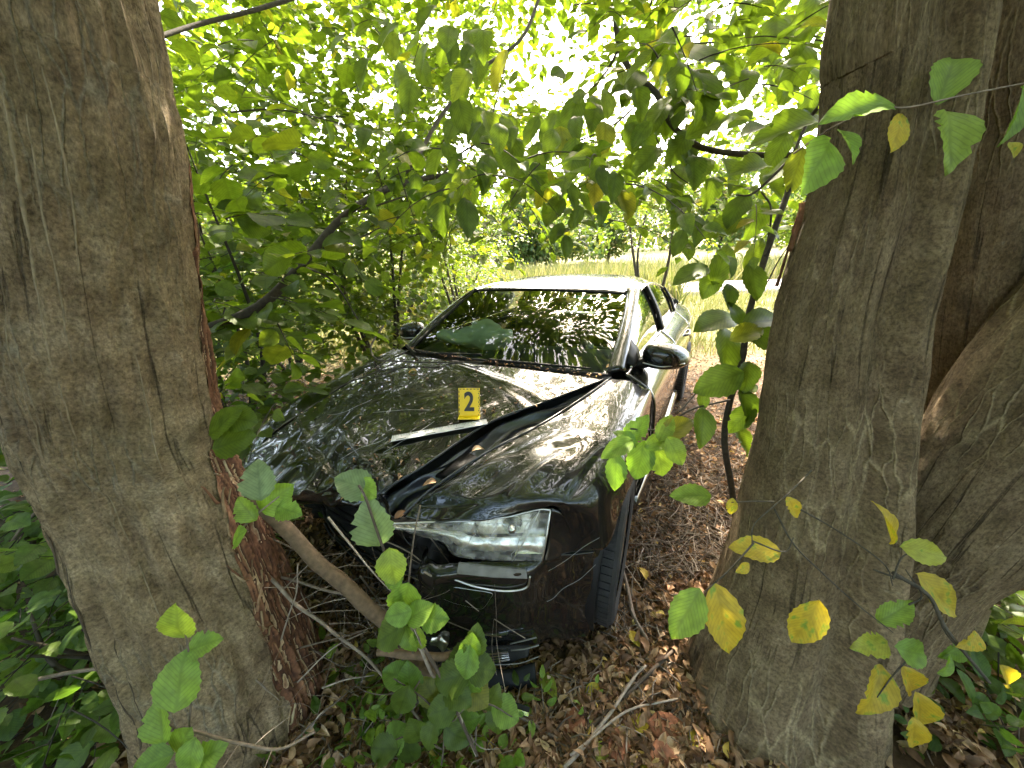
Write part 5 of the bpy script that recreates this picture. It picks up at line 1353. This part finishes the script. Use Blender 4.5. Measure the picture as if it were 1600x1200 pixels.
hand(ps_, [(965, 700, 55, 205), (962, 738, 55, 268), (995, 672, 55, 60), (1000, 720, 62, 262), (1030, 690, 45, 20), (1032, 722, 58, 285), (1055, 705, 48, 300), (1080, 774, 58, 178), (978, 685, 40, 140), (1040, 668, 45, 60)], 1.18, 'leafg')
hand(ps_, [(1050, 70, 70, 250), (1010, 95, 75, 200), (1090, 85, 80, 330), (1060, 125, 70, 260), (1000, 160, 50, 280), (1100, 150, 85, 275), (1140, 120, 60, 300), (1065, 175, 60, 240), (1110, 195, 70, 20), (1150, 185, 45, 10), (1030, 180, 55, 245),
           (990, 215, 50, 265), (1060, 230, 60, 235), (1010, 250, 60, 225), (1085, 265, 55, 265), (1140, 270, 60, 280), (1175, 260, 65, 190), (1110, 300, 50, 255), (1060, 330, 60, 250), (1150, 330, 55, 240), (1090, 360, 50, 260), (1060, 380, 40, 250),
           (1130, 355, 60, 200), (1180, 345, 60, 250), (1050, 300, 50, 260), (1075, 390, 35, 270), (1185, 200, 60, 30), (1210, 290, 45, 300), (1240, 110, 80, 250), (1210, 60, 75, 260), (1260, 40, 80, 250), (1170, 30, 60, 280), (1230, 200, 95, 188)], 1.32, 'leaf', .15)
hand(ps_, [(780, 110, 55, 250), (755, 70, 50, 270), (720, 130, 50, 240), (700, 60, 50, 265), (660, 90, 50, 255), (640, 150, 50, 260), (830, 205, 42, 240), (900, 200, 46, 270), (948, 160, 42, 100), (905, 150, 30, 90), (860, 225, 50, 255), (800, 245, 60, 265), (780, 215, 50, 270),
           (835, 262, 68, 258), (895, 250, 58, 262), (945, 215, 55, 265), (930, 260, 50, 270), (760, 270, 60, 262), (720, 300, 58, 270), (690, 330, 70, 262), (730, 340, 60, 275), (880, 290, 45, 250), (960, 290, 50, 262), (940, 330, 40, 265), (900, 340, 36, 250), (885, 385, 34, 268), (870, 365, 34, 240)], 1.15, 'leaf', .18)
hand(ps_, [(RNG.uniform(690, 1010), RNG.uniform(175, 330), RNG.uniform(34, 62), RNG.uniform(225, 300)) for _ in range(34)], 1.5, 'leaf', .3)
hand(ps_, [(RNG.uniform(560, 760), RNG.uniform(20, 330), RNG.uniform(34, 58), RNG.uniform(215, 300)) for _ in range(26)], 1.5, 'leaf', .3)
hand(ps_, [(RNG.uniform(960, 1280), RNG.uniform(-10, 330), RNG.uniform(38, 66), RNG.uniform(205, 310)) for _ in range(44)], 1.55, 'leaf', .3)
ps_.build()

tw = thing('leafy_twig', 'green leafy twig reaching across the top of the grey trunk', 'twig', tuple(P(1240, 235, .72)))
pt_ = Plant(tw, LEAF_HI, LEAF_LO, 'leafg', 'twig', 60, 4)
pathtube(pt_, [(1240, 240, .80), (1300, 200, .72), (1370, 170, .64), (1420, 168, .6), (1500, 150, .6), (1600, 130, .62)], .64, .0022, .0013, 5)
hand(pt_, [(1484, 115, 92, 68), (1488, 213, 108, 262), (1345, 170, 100, 186), (1280, 256, 108, 238), (1327, 224, 60, 285), (1590, 178, 80, 262)], .64, 'leafg', .03, .9)
hand(pt_, [(1402, 207, 56, 258), (1584, 232, 28, 262)], .64, 'leafy', .02)
pt_.build()

yt = thing('yellow_leaved_twig', 'bare thin twig with yellow autumn leaves in front of the grey trunk', 'twig', tuple(P(1265, 735, .8)))
py_ = Plant(yt, LEAF_HI, LEAF_LO, 'leafy', 'branch', 60, 4)
for pts in ([(1268, 735, .86), (1238, 765, .78), (1210, 790, .72), (1178, 820, .72), (1175, 850, .72)], [(1210, 784, .74), (1180, 783, .74), (1143, 785, .74)], [(1210, 795, .74), (1240, 850, .73), (1290, 900, .72), (1340, 945, .72), (1395, 988, .72)],
            [(1240, 790, .75), (1310, 830, .74), (1380, 880, .73), (1395, 915, .73)], [(1365, 890, .74), (1450, 925, .73), (1475, 985, .72), (1510, 1025, .72), (1548, 1068, .72)], [(1178, 848, .72), (1140, 890, .72), (1100, 925, .72)], [(1175, 845, .72), (1225, 862, .73), (1240, 840, .73)],
            [(1395, 905, .73), (1410, 870, .73), (1445, 860, .73)], [(1440, 1010, .73), (1400, 1050, .73), (1370, 1090, .73)], [(1420, 945, .73), (1440, 930, .73), (1415, 890, .73)]):
    pathtube(py_, pts, .73, .0020, .0011, 5)
pathtube(py_, [(1395, 895, .74), (1450, 930, .72), (1480, 985, .71), (1545, 1066, .70)], .72, .0042, .0030, 7)
hand(py_, [(1180, 858, 66, 178), (1240, 794, 36, 300), (1161, 888, 26, 200), (1130, 968, 96, 278), (1260, 973, 76, 245), (1446, 863, 62, 350), (1468, 931, 78, 312), (1362, 1008, 56, 185), (1425, 1068, 62, 300), (1440, 1118, 74, 285), (1388, 818, 62, 100),
           (1143, 792, 26, 265), (1576, 1060, 46, 300), (1518, 1002, 42, 200), (1430, 1150, 56, 280), (1368, 1082, 78, 235)], .72, 'leafy', .03, .85)
hand(py_, [(1072, 960, 84, 238), (1400, 957, 56, 48), (1428, 1020, 68, 340), (1480, 1040, 40, 30), (1490, 1020, 40, 200)], .72, 'leafg', .03, .85)
py_.build()

sh = thing('sprout', 'torn pale-green leafy shoot standing in front of the broken headlight', 'shoot', tuple(P(705, 1180, .98)))
pq = Plant(sh, HAZEL_HI, HAZEL_LO, 'leafg', 'twig', 60, 4)
pathtube(pq, [(745, 1180, 1.0), (690, 1060, .98), (648, 985, .96), (622, 910, .95), (598, 855, .94), (572, 780, .93), (560, 758, .93)], .95, .005, .003, 6)
hand(pq, [(553, 757, 58, 155, 'leafp'), (572, 765, 40, 330), (583, 818, 78, 98, 'leafp'), (612, 886, 54, 280), (632, 940, 58, 255), (655, 958, 44, 30), (610, 990, 54, 215, 'leaf'), (678, 966, 46, 8), (618, 900, 40, 60), (640, 1000, 40, 290), (622, 960, 40, 190), (655, 1000, 36, 270)], .94, 'leafg', .03, .8)
hand(pq, [(735, 1010, 40, 80), (730, 1035, 44, 260), (705, 1060, 60, 200, 'leaf'), (715, 1085, 50, 330, 'leaf'), (735, 1075, 48, 285)], .98, 'leafg', .03, .7)
pq.build()
sh4 = thing('sprout', 'branching leafy shoot in front of the lower bumper, over the end of the fallen branch', 'shoot', tuple(P(690, 1190, 1.04)))
pq = Plant(sh4, HAZEL_HI, HAZEL_LO, 'leaf', 'twig', 80, 4)
for pts in ([(690, 1195, 1.05), (700, 1120, 1.02), (728, 1050, 1.0), (742, 1000, .99)], [(700, 1130, 1.02), (660, 1090, 1.01), (615, 1060, 1.0)], [(705, 1110, 1.02), (760, 1100, 1.02), (800, 1120, 1.04)], [(690, 1170, 1.04), (640, 1150, 1.03), (600, 1165, 1.04)]):
    pathtube(pq, pts, 1.0, .0032, .0018, 5)
hand(pq, [(742, 1003, 46, 80), (722, 1030, 52, 200), (752, 1045, 48, 340), (705, 1062, 56, 215), (742, 1082, 52, 320), (672, 1080, 46, 130), (640, 1062, 48, 100, 'leafg'), (618, 1055, 44, 170, 'leafg'), (630, 1095, 46, 250), (690, 1110, 48, 200), (768, 1092, 44, 60), (790, 1112, 46, 330, 'leafg'), (775, 1125, 40, 270),
          (650, 1142, 46, 110), (620, 1150, 46, 60, 'leafg'), (598, 1170, 48, 190), (640, 1175, 44, 280), (715, 1150, 46, 330), (730, 1125, 40, 20, 'leafg'), (672, 1150, 40, 250)], 1.01, 'leaf', .04, .65)
pq.build()
sh2 = thing('sprout', 'small leafy shoot growing over the thick fallen branch beside the wound', 'shoot', tuple(P(398, 812, 1.0)))
pq = Plant(sh2, HAZEL_HI, HAZEL_LO, 'leafg', 'twig', 60, 4)
pathtube(pq, [(378, 826, 1.02), (398, 806, 1.0), (418, 790, .99), (436, 776, .99)], 1, .003, .002, 5)
hand(pq, [(404, 750, 60, 100, 'leafp'), (430, 778, 60, 35), (450, 797, 44, 350), (384, 796, 44, 130), (372, 840, 40, 220), (365, 690, 60, 20, 'leaf'), (350, 660, 60, 40, 'leaf'), (375, 655, 50, 350, 'leaf')], .99, 'leafg', .02, .75)
pq.build()
sh3 = thing('sprout', 'bright green seedling in front of the foot of the leaning trunk', 'seedling', tuple(P(300, 1195, .82)))
pq = Plant(sh3, HAZEL_HI, HAZEL_LO, 'leafg', 'twig', 60, 4)
pathtube(pq, [(312, 1215, .82), (297, 1140, .78), (300, 1070, .76), (292, 1000, .74), (285, 985, .74)], .78, .0025, .0015, 5)
hand(pq, [(278, 974, 62, 88), (317, 1008, 48, 20), (281, 1064, 78, 92), (250, 1126, 66, 105), (286, 1158, 50, 60), (238, 1190, 50, 190), (318, 1186, 62, 30), (298, 1185, 50, 270)], .74, 'leafg', .02, .8)
pq.build()

# low plants on the ground, each a thing
def ground_plant(px, py, label, n, size, hgt, mat='leafg', hi=LEAF_HI, lo=LEAF_LO, name='ground_plant'):
    g = G(px, py, .0); t = thing(name, label, 'plant', tuple(g))
    pl = Plant(t, hi, lo, mat, 'twig', 60, 4)
    for k in range(max(2, n // 6)):
        a = RNG.uniform(0, 6.28); e = g + np.array([math.cos(a) * hgt * .6, math.sin(a) * hgt * .6, hgt * RNG.uniform(.6, 1)])
        pl.spray(g + np.array([0, 0, .0]), e - g, np.linalg.norm(e - g), 6, size, .15, .4)
    pl.build()
GP = [(560, 1085, 'low green plant just right of the leaning trunk foot', 18, .055, .16, 'leaf'), (520, 1165, 'small dark plant in the leaf litter at the trunk foot', 14, .05, .12, 'leafd'), (645, 1130, 'green plant under the end of the thick fallen branch', 18, .06, .16, 'leafg'),
      (600, 1190, 'green plant at the bottom between the leaning trunk and the fallen branch', 16, .05, .12, 'leaf'), (740, 1140, 'nettle-like plant below the detached bumper trim', 18, .05, .16, 'leaf'), (715, 1180, 'pale plant at the bottom edge below the bumper', 14, .05, .12, 'leafg'),
      (850, 1120, 'small nettle right of the loose trim strip', 12, .045, .10, 'leafg'), (810, 1195, 'fern-like sprig at the bottom edge near the stick bundle', 10, .04, .10, 'leafg'),
      (680, 1090, 'bushy green plant against the lower end of the fallen branch', 26, .06, .22, 'leaf'), (590, 1130, 'low tangle of green leaves between the trunk foot and the fallen branch', 24, .05, .14, 'leafd'), (760, 1190, 'broad green sprig at the bottom edge left of the stick bundle', 18, .06, .15, 'leafg'),
      (540, 1040, 'green leaves growing up through the brush beside the wound', 16, .055, .16, 'leaf'), (655, 1195, 'leafy sprig at the bottom edge under the sloping grey twig', 18, .05, .14, 'leafg'), (930, 1110, 'tiny green seedling in the litter beside the yellow leaf', 8, .035, .08, 'leafg'),
      (500, 1100, 'green leaves low against the torn root of the wound', 16, .05, .14, 'leafg'), (620, 1050, 'pale sprig growing in the brush below the broken branch stub', 16, .05, .18, 'leafg'), (700, 1140, 'dense leafy plant at the lower end of the fallen branch', 28, .055, .20, 'leaf'), (560, 1160, 'bright sprig at the bottom near the tan slanting twig', 18, .05, .13, 'leafg'),
      (800, 1130, 'small leafy plant beside the loose bumper trim', 14, .045, .14, 'leaf'),
      (1480, 1130, 'leafy ground plant under the forked stem of the grey trunk', 24, .075, .20, 'leafd'), (1560, 1080, 'broad green ground plant right of the grey trunk', 30, .08, .25, 'leaf'), (1590, 1180, 'ground plant in the bottom corner beside the grey trunk', 24, .08, .2, 'leafd'),
      (1560, 990, 'green plant beneath the leaning stem of the grey trunk', 24, .075, .22, 'leaf'), (1460, 1200, 'dark green plant at the bottom by the grey trunk root', 16, .06, .15, 'leafd'),
      (120, 1150, 'broad-leaved plant in the bottom left of the wood floor', 30, .08, .2, 'leafd'), (40, 1060, 'shady plant at the far left edge', 30, .09, .25, 'leafd'), (60, 1190, 'large-leaved plant in the lower left corner', 24, .085, .2, 'leafd'), (170, 1080, 'leafy plant against the shaded flank of the leaning trunk', 24, .07, .22, 'leafd')]
for px, py, lab, n, sz, hg, mt in GP: ground_plant(px, py, lab, n, sz, hg, mt, HAZEL_HI if 'broad' in lab else LEAF_HI, HAZEL_LO if 'broad' in lab else LEAF_LO)

# ------------------------------------------------------------------ fallen wood
def stick(name, label, pts, r0, r1, mat='twig', sides=8, n=40, cat='branch', group=None, tint=None, knots=.10, side_twigs=0):
    base = np.array(pts[0], float)
    t = thing(name, label, cat, tuple(base), group)
    c_ = spline(pts, n)
    rr = np.linspace(r0, r1, n) * (1 + knots * np.array([mnoise.noise(Vector((i * .45, base[0] * 9, base[1] * 7))) for i in range(n)]))
    c_ = c_ + np.array([np.array(mnoise.noise_vector(Vector((i * .16, base[0] * 5, 3)))) for i in range(n)]) * min(.006, r0)
    tv = np.full(n * sides, RNG.random() if tint is None else tint)
    MB().tube(c_ - base, rr, sides).build('stick', M[mat], t, tint=tv)
    for k in range(side_twigs):
        i = int(RNG.uniform(.25, .9) * n); d = RNG.normal(0, 1, 3) * np.array([1, 1, .6]); L = RNG.uniform(.06, .22)
        q = [c_[i], c_[i] + d / np.linalg.norm(d) * L * .5 + RNG.normal(0, .01, 3), c_[i] + d / np.linalg.norm(d) * L + RNG.normal(0, .02, 3)]
        mb = MB().tube(spline(q, 8) - base, np.linspace(r1 * .5, .0008, 8), 5); mb.build('side_twig', M[mat], t, tint=np.full(40, float(tv[0])))
    return t
stick('fallen_branch', 'thick brown branch fallen slantwise in front of the smashed nose', [P(352, 735, 1.12), P(420, 800, 1.10), P(500, 880, 1.08), P(560, 935, 1.08), P(615, 985, 1.10), P(680, 1060, 1.16), P(760, 1145, 1.22)], .021, .024, 'pole', 12, 50, tint=.3)
stick('broken_branch', 'short broken branch stub lying level under the bumper', [P(590, 1018, 1.06), P(640, 1022, 1.05), P(690, 1027, 1.05), P(724, 1024, 1.05)], .012, .011, 'pole', 10, 20, tint=.6)
stick('dead_branch', 'thin dark branch lying across the bonnet below the windscreen', [c2w((-1.15, 1.55, 1.06)), c2w((-.95, 1.25, .98)), c2w((-.70, 1.09, .955)), c2w((-.45, 1.10, .968)), c2w((-.2, 1.15, .977)), c2w((0.02, 1.22, .99))], .007, .004, 'branch', 8, 40, side_twigs=4, tint=.2)
stick('dead_branch', 'thin dark side branch lying forward over the bonnet', [c2w((-.50, 1.14, .972)), c2w((-.55, 1.0, .945)), c2w((-.62, .86, .905)), c2w((-.70, .74, .875))], .005, .003, 'branch', 7, 24, tint=.2)
stick('bundle_stick', 'thickest grey stick of the bundle lying beside the grey trunk root', [G(860, 1210, .03), G(930, 1130, .03), G(1000, 1065, .04), G(1090, 985, .05)], .008, .006, 'twig', 8, 30, tint=.85)
stick('bundle_stick', 'pale grey stick on top of the bundle beside the grey trunk root', [G(880, 1200, .045), G(950, 1120, .05), G(990, 1060, .06), G(1010, 1040, .08)], .006, .004, 'twig', 8, 30, tint=.95, side_twigs=3)
stick('bundle_stick', 'pale forked stick pointing away from the bundle towards the root', [G(890, 1180, .05), G(980, 1112, .05), G(1060, 1092, .04)], .004, .003, 'twig', 7, 24, tint=.97)
stick('bent_stick', 'dark bent stick on the litter beside the front tyre', [G(963, 850, .02), G(975, 900, .03), G(990, 960, .03), G(1012, 1004, .02)], .008, .011, 'twig', 8, 24, tint=.35)
stick('straight_stick', 'straight grey stick lying below the loose bumper trim', [G(775, 1092, .05), G(830, 1130, .04), G(890, 1166, .03)], .005, .005, 'twig', 7, 16, tint=.85)
stick('upright_twig', 'thin grey twig standing upright in front of the headlight', [P(645, 1020, 1.0), P(638, 940, 1.0), P(645, 850, 1.01), P(655, 790, 1.02)], .0032, .0022, 'twig', 6, 20, tint=.7)
stick('upright_twig', 'thin grey twig rising from the litter below the bumper', [G(742, 1185, .0), P(745, 1100, 1.05), P(745, 1020, 1.02)], .003, .002, 'twig', 6, 20, tint=.8)
stick('upright_twig', 'slanting tan twig at the bottom right of the trunk foot', [G(585, 1200, .0), P(620, 1130, 1.1), P(655, 1065, 1.02)], .004, .0025, 'twig', 6, 20, tint=.9)
stick('forked_twig', 'forked dry twig leaning on the fallen branch by the wound', [P(440, 1000, 1.05), P(452, 960, 1.04), P(463, 925, 1.03), P(466, 880, 1.03)], .0026, .0016, 'twig', 6, 18, tint=.9, side_twigs=3)
stick('long_twig', 'long thin twig crossing in front of the smashed grille', [P(395, 880, 1.15), P(470, 950, 1.12), P(540, 1000, 1.10), P(600, 1060, 1.12), P(660, 1130, 1.18)], .006, .004, 'twig', 7, 36, tint=.5, side_twigs=6)
stick('long_twig', 'dark thin twig tangled under the fallen branch', [P(430, 900, 1.2), P(520, 925, 1.15), P(590, 945, 1.14), P(640, 1000, 1.16)], .005, .003, 'twig', 7, 30, tint=.2, side_twigs=6)
stick('long_twig', 'grey twig sloping from the fallen branch to the bottom edge', [P(640, 975, 1.02), P(680, 1060, 1.05), P(720, 1130, 1.1), P(775, 1205, 1.2)], .0055, .004, 'twig', 7, 30, tint=.75, side_twigs=4)
stick('low_branch', 'thin branch sloping along the shaded foot of the leaning trunk', [P(60, 1060, 1.1), P(140, 1047, 1.05), P(220, 1046, 1.0), P(285, 1042, .95)], .006, .004, 'twig', 7, 24, tint=.7)
stick('low_branch', 'slanting grey branch in the undergrowth at the far left', [P(0, 880, 1.5), P(30, 830, 1.5), P(62, 790, 1.5), P(75, 760, 1.5)], .007, .005, 'twig', 7, 20, tint=.8)
stick('root_twig', 'thin root-like twig at the bottom of the leaning trunk', [P(285, 1140, .80), P(350, 1155, .80), P(430, 1170, .82), P(490, 1145, .85)], .004, .003, 'twig', 6, 24, tint=.6, side_twigs=3)
# tangle of thin brush caught between the trunk and the smashed nose
for k in range(30):
    px, py = RNG.uniform(400, 760), RNG.uniform(850, 1160); d0 = RNG.uniform(1.08, 1.3)
    a = RNG.uniform(-1.2, 1.4); L = RNG.uniform(60, 170)
    q = [P(px - math.cos(a) * L * .5, py + math.sin(a) * L * .5, d0), P(px + RNG.normal(0, 10), py + RNG.normal(0, 10), d0 + RNG.normal(0, .04)), P(px + math.cos(a) * L * .5, py - math.sin(a) * L * .5, d0 + RNG.normal(0, .08))]
    stick('brush_twig', 'thin twig in the tangle of brush in front of the smashed nose', q, RNG.uniform(.002, .0045), .0012, 'twig', 5, 14, 'twig', 'brush tangled under the fallen branch', side_twigs=2)
# scattered dry twigs in the litter
for k in range(46):
    while 1:
        px, py = RNG.uniform(870, 1180), RNG.uniform(640, 1190)
        g = G(px, py, .02)
        q = w2c(g)
        if not (q[0] < .98 and .3 < q[1] < 4.8) and math.hypot(g[0] - 1.0, g[1] - .95) > .33: break
    a = RNG.uniform(0, 3.14); L = RNG.uniform(.10, .32); d = np.array([math.cos(a), math.sin(a), RNG.normal(0, .08)])
    stick('dry_twig', 'thin dry twig among dead leaves on the ground between the car and the grey trunk', [g - d * L * .5, g + RNG.normal(0, .02, 3) * np.array([1, 1, .3]) + np.array([0, 0, .012]), g + d * L * .5], RNG.uniform(.002, .005), .0015, 'twig', 5, 12, 'twig', 'dry twigs in the leaf litter')
mb = MB()
for k in range(4600):
    px, py = (RNG.uniform(380, 1230), RNG.uniform(520, 1250)) if k < 3200 else (RNG.uniform(990, 1170), RNG.uniform(530, 900))
    g = G(px, py, RNG.uniform(.005, .03)); q = w2c(g)
    if abs(q[0]) < .9 and .5 < q[1] < 4.7: continue
    if g[1] > 6: continue
    a = RNG.uniform(0, 3.14); L = RNG.uniform(.05, .22); d = np.array([math.cos(a), math.sin(a), RNG.normal(0, .12)])
    mb.tube(np.array([g - d * L * .5, g + RNG.normal(0, .012, 3) + np.array([0, 0, .006]), g + d * L * .5]), [RNG.uniform(.0012, .003)] * 3, 4, cap=False)
tv = np.repeat(RNG.random(mb.n // 12), 12)
o = mb.build('twig_litter', M['twig'], tint=tv); tag(o, 'fine dry twigs strewn through the leaf litter', 'twigs', kind='stuff')

# ------------------------------------------------------------------ leaf litter
DEADS = [leaf_shape(4, 1, .52, .5, .9), leaf_shape(4, 1, .60, -.45, -.7), leaf_shape(4, 1, .46, .8, .3)]
for kk, Dd in enumerate(DEADS):
    ps, Rm, sz = [], [], []
    while len(ps) < 11000:
        if RNG.random() < .72:
            px, py = RNG.uniform(300, 1300), RNG.uniform(560, 1280); g = G(px, py, 0)
        else:
            g = np.array([RNG.uniform(-4, 4), RNG.uniform(.2, 7), 0])
        if g[1] > 8 or abs(g[0]) > 5: continue
        g[2] = ground_h(g[0], g[1]) + RNG.uniform(0, .022)
        ps.append(g); Rm.append(frame(np.array([RNG.normal(), RNG.normal(), RNG.normal(0, .35)]), np.array([RNG.normal(0, .5), RNG.normal(0, .5), 1]))); sz.append(RNG.uniform(.022, .054))
    o = scatter_mesh('leaf_litter', Dd, Rm, ps, sz, M['litter'])
    tag(o, ['brown curled dead leaves covering the wood floor', 'paler upturned dead leaves in the wood floor litter', 'narrow folded dead leaves in the wood floor litter'][kk], 'leaf litter', kind='stuff')
# litter drifted against the trunk feet
ps, Rm, sz = [], [], []
for k in range(3600):
    cx_, cy_, r0_ = ((-1.0, .78, .30), (1.02, .82, .40), (1.42, .95, .26))[k % 3]
    a = RNG.uniform(0, 6.283); r_ = r0_ + abs(RNG.normal(0, .09)) - .03
    x, y = cx_ + r_ * math.cos(a), cy_ + r_ * math.sin(a)
    ps.append((x, y, ground_h(x, y) + max(0, .07 - (r_ - r0_) * .4) * RNG.random() ** .6 + .004)); Rm.append(frame(np.array([RNG.normal(), RNG.normal(), RNG.normal(0, .4)]), np.array([RNG.normal(0, .6), RNG.normal(0, .6), 1]))); sz.append(RNG.uniform(.024, .055))
o = scatter_mesh('leaf_litter', DEADS[0], Rm, ps, sz, M['litter']); tag(o, 'dead leaves drifted up against the feet of the big trunks', 'leaf litter', kind='stuff')
# crumbs of bark and leaf lying on the bonnet and in the scuttle
BQ = BONQ[BONQ[:, 2] > .75]; ps, Rm, sz = [], [], []
for k in range(260):
    if k < 150: q = BQ[RNG.integers(len(BQ))] + np.array([0, 0, .006])
    else: q = np.array([RNG.uniform(-.68, .66), 0, 0]); q[1] = 1.27 + .07 * (q[0] / .7) ** 2 + RNG.normal(0, .018); q[2] = .982 - .02 * (q[0] / .7) ** 2
    ps.append(c2w(q)); Rm.append(frame(np.array([RNG.normal(), RNG.normal(), .05]), np.array([RNG.normal(0, .15), RNG.normal(0, .15), 1]))); sz.append(RNG.uniform(.006, .022))
o = scatter_mesh('leaf_crumbs', DEADS[0], Rm, ps, sz, M['litter']); tag(o, 'crumbs of bark and dry leaf scattered over the bonnet and scuttle', 'leaf crumbs', kind='stuff')
# larger fallen leaves one can pick out
FL = [(915, 1083, 28, 20, 'leafy', 'bright yellow fallen leaf below the bumper corner'), (845, 1052, 40, 300, 'leafy', 'yellow-green fallen leaf against the end of the splitter'), (985, 985, 26, 280, 'leafy', 'pale yellow fallen leaf below the tyre'), (880, 1045, 30, 30, 'litter', 'orange-brown fallen leaf beside the splitter'),
      (1010, 905, 26, 100, 'litter', 'tan fallen leaf beside the bent stick'), (1012, 1020, 30, 100, 'litter', 'light brown upturned leaf near the stick bundle'), (985, 1140, 40, 20, 'leafy', 'curled yellow leaf below the stick bundle'), (1000, 1185, 50, 300, 'leafy', 'yellow folded leaf at the bottom edge under the bundle'), (920, 1180, 40, 10, 'leafy', 'flat yellow-brown leaf at the bottom edge left of the bundle'),
      (1062, 1160, 40, 200, 'litter', 'crumpled dead leaf against the grey trunk root'), (948, 1190, 45, 60, 'litter', 'large brown leaf at the bottom below the bundle'), (1085, 1170, 36, 60, 'leafy', 'dull yellow leaf beside the grey trunk foot'), (455, 1190, 40, 30, 'litter', 'large dead leaf at the foot of the wound')]
for px, py, L, a, mt, lab in FL:
    g = G(px, py, .03); d = (g - CAM) @ FW; sz = L * d / F
    yd = np.array([math.cos(R(a)), math.sin(R(a)), .1])
    if mt == 'litter':
        V_, F_, U_ = leaf_shape(8, 2, .55, .45, .6, .05, seed=int(px)); me = mesh_data('fallen_leaf', V_, F_, M['litter'], True, U_)
    else: me = leaf_mesh(LEAF_HI, int(px) % 5, M[mt])
    o = link('fallen_leaf', me); mw = np.eye(4); mw[:3, :3] = frame(yd, np.array([RNG.normal(0, .3), RNG.normal(0, .3) - .3, 1])) * sz; mw[:3, 3] = g
    o.matrix_basis = Matrix(mw.tolist()); tag(o, lab, 'leaf', 'larger fallen leaves')
# dead leaves caught on the car
for q, lab in (((-.60, 1.30, .985), 'dry brown leaves caught behind the far wiper'), ((.08, 1.27, .99), 'small tan dead leaf caught under the windscreen edge'), ((.67, 1.40, .99), 'tan dead leaf caught at the foot of the windscreen pillar'), ((.36, .62, .83), 'tan dead leaf in the gap between bonnet and wing'), ((.30, .47, .765), 'tan dead leaf beside the bolt in the bonnet gap'),
               ((-.30, 1.02, .955), 'withered yellow leaf lying on the bonnet'), ((.29, .27, .745), 'brown dead leaf wedged above the headlight tip')):
    V_, F_, U_ = leaf_shape(8, 2, .5, .5, .7, .05, seed=int(abs(q[0] * 100))); me = mesh_data('dead_leaf', V_, F_, M['litter'], True, U_)
    o = link('dead_leaf', me); mw = np.eye(4); mw[:3, :3] = frame(np.array([RNG.normal(), RNG.normal(), .1]), np.array([RNG.normal(0, .3), -.3, 1])) * .05; mw[:3, 3] = c2w(q)
    o.matrix_basis = Matrix(mw.tolist()); tag(o, lab, 'leaf', 'dead leaves caught on the car')
# broken brick pieces and loose trim
for px, py, s_, lab in ((1040, 1140, .055, 'broken red brick piece half buried beside the grey trunk root'), (965, 1165, .05, 'small broken brick piece below the stick bundle'), (895, 1125, .045, 'flat brick fragment in the litter left of the stick bundle'), (1035, 1190, .05, 'brick fragment at the bottom edge by the grey trunk')):
    g = G(px, py, .02); rs_ = random.Random(px); V_ = []
    for z in (-.35, .35):
        for k in range(7):
            a = k / 7 * 6.283; V_.append((s_ * math.cos(a) * rs_.uniform(.7, 1.1) * 1.2, s_ * math.sin(a) * rs_.uniform(.6, 1.0), s_ * z + rs_.uniform(-.1, .1) * s_))
    F_ = [tuple(range(7))[::-1], tuple(range(7, 14))] + [(k, (k + 1) % 7, 7 + (k + 1) % 7, 7 + k) for k in range(7)]
    o = mobj('brick_fragment', V_, F_, M['brick'], smooth=False); o.location = tuple(g); o.rotation_euler = (rs_.uniform(-.3, .3), rs_.uniform(-.3, .3), rs_.uniform(0, 3))
    b_ = o.modifiers.new('worn', 'BEVEL'); b_.width = .006; b_.segments = 2
    tag(o, lab, 'brick')
q0, q1 = G(782, 1090, .06), G(828, 1106, .05)
tr_ = thing('loose_trim', 'detached bright trim strip lying on the ground below the bumper', 'car trim', tuple(q0))
dx_ = q1 - q0; sd_ = np.array([-.25, -.75, -.35]); sd_ = sd_ / np.linalg.norm(sd_) * .026
MB().quad_prism([np.zeros(3), dx_, dx_ + sd_, sd_], (0, 0, .004)).build('strip', M['plastic'], tr_, smooth=False)
MB().quad_prism([sd_ * .62 + np.array([0, 0, .005]), dx_ + sd_ * .62 + np.array([0, 0, .005]), dx_ + sd_ * 1.02 + np.array([0, 0, .005]), sd_ * 1.02 + np.array([0, 0, .005])], (0, 0, .002)).build('chrome_edge', M['chrome'], tr_, smooth=False)
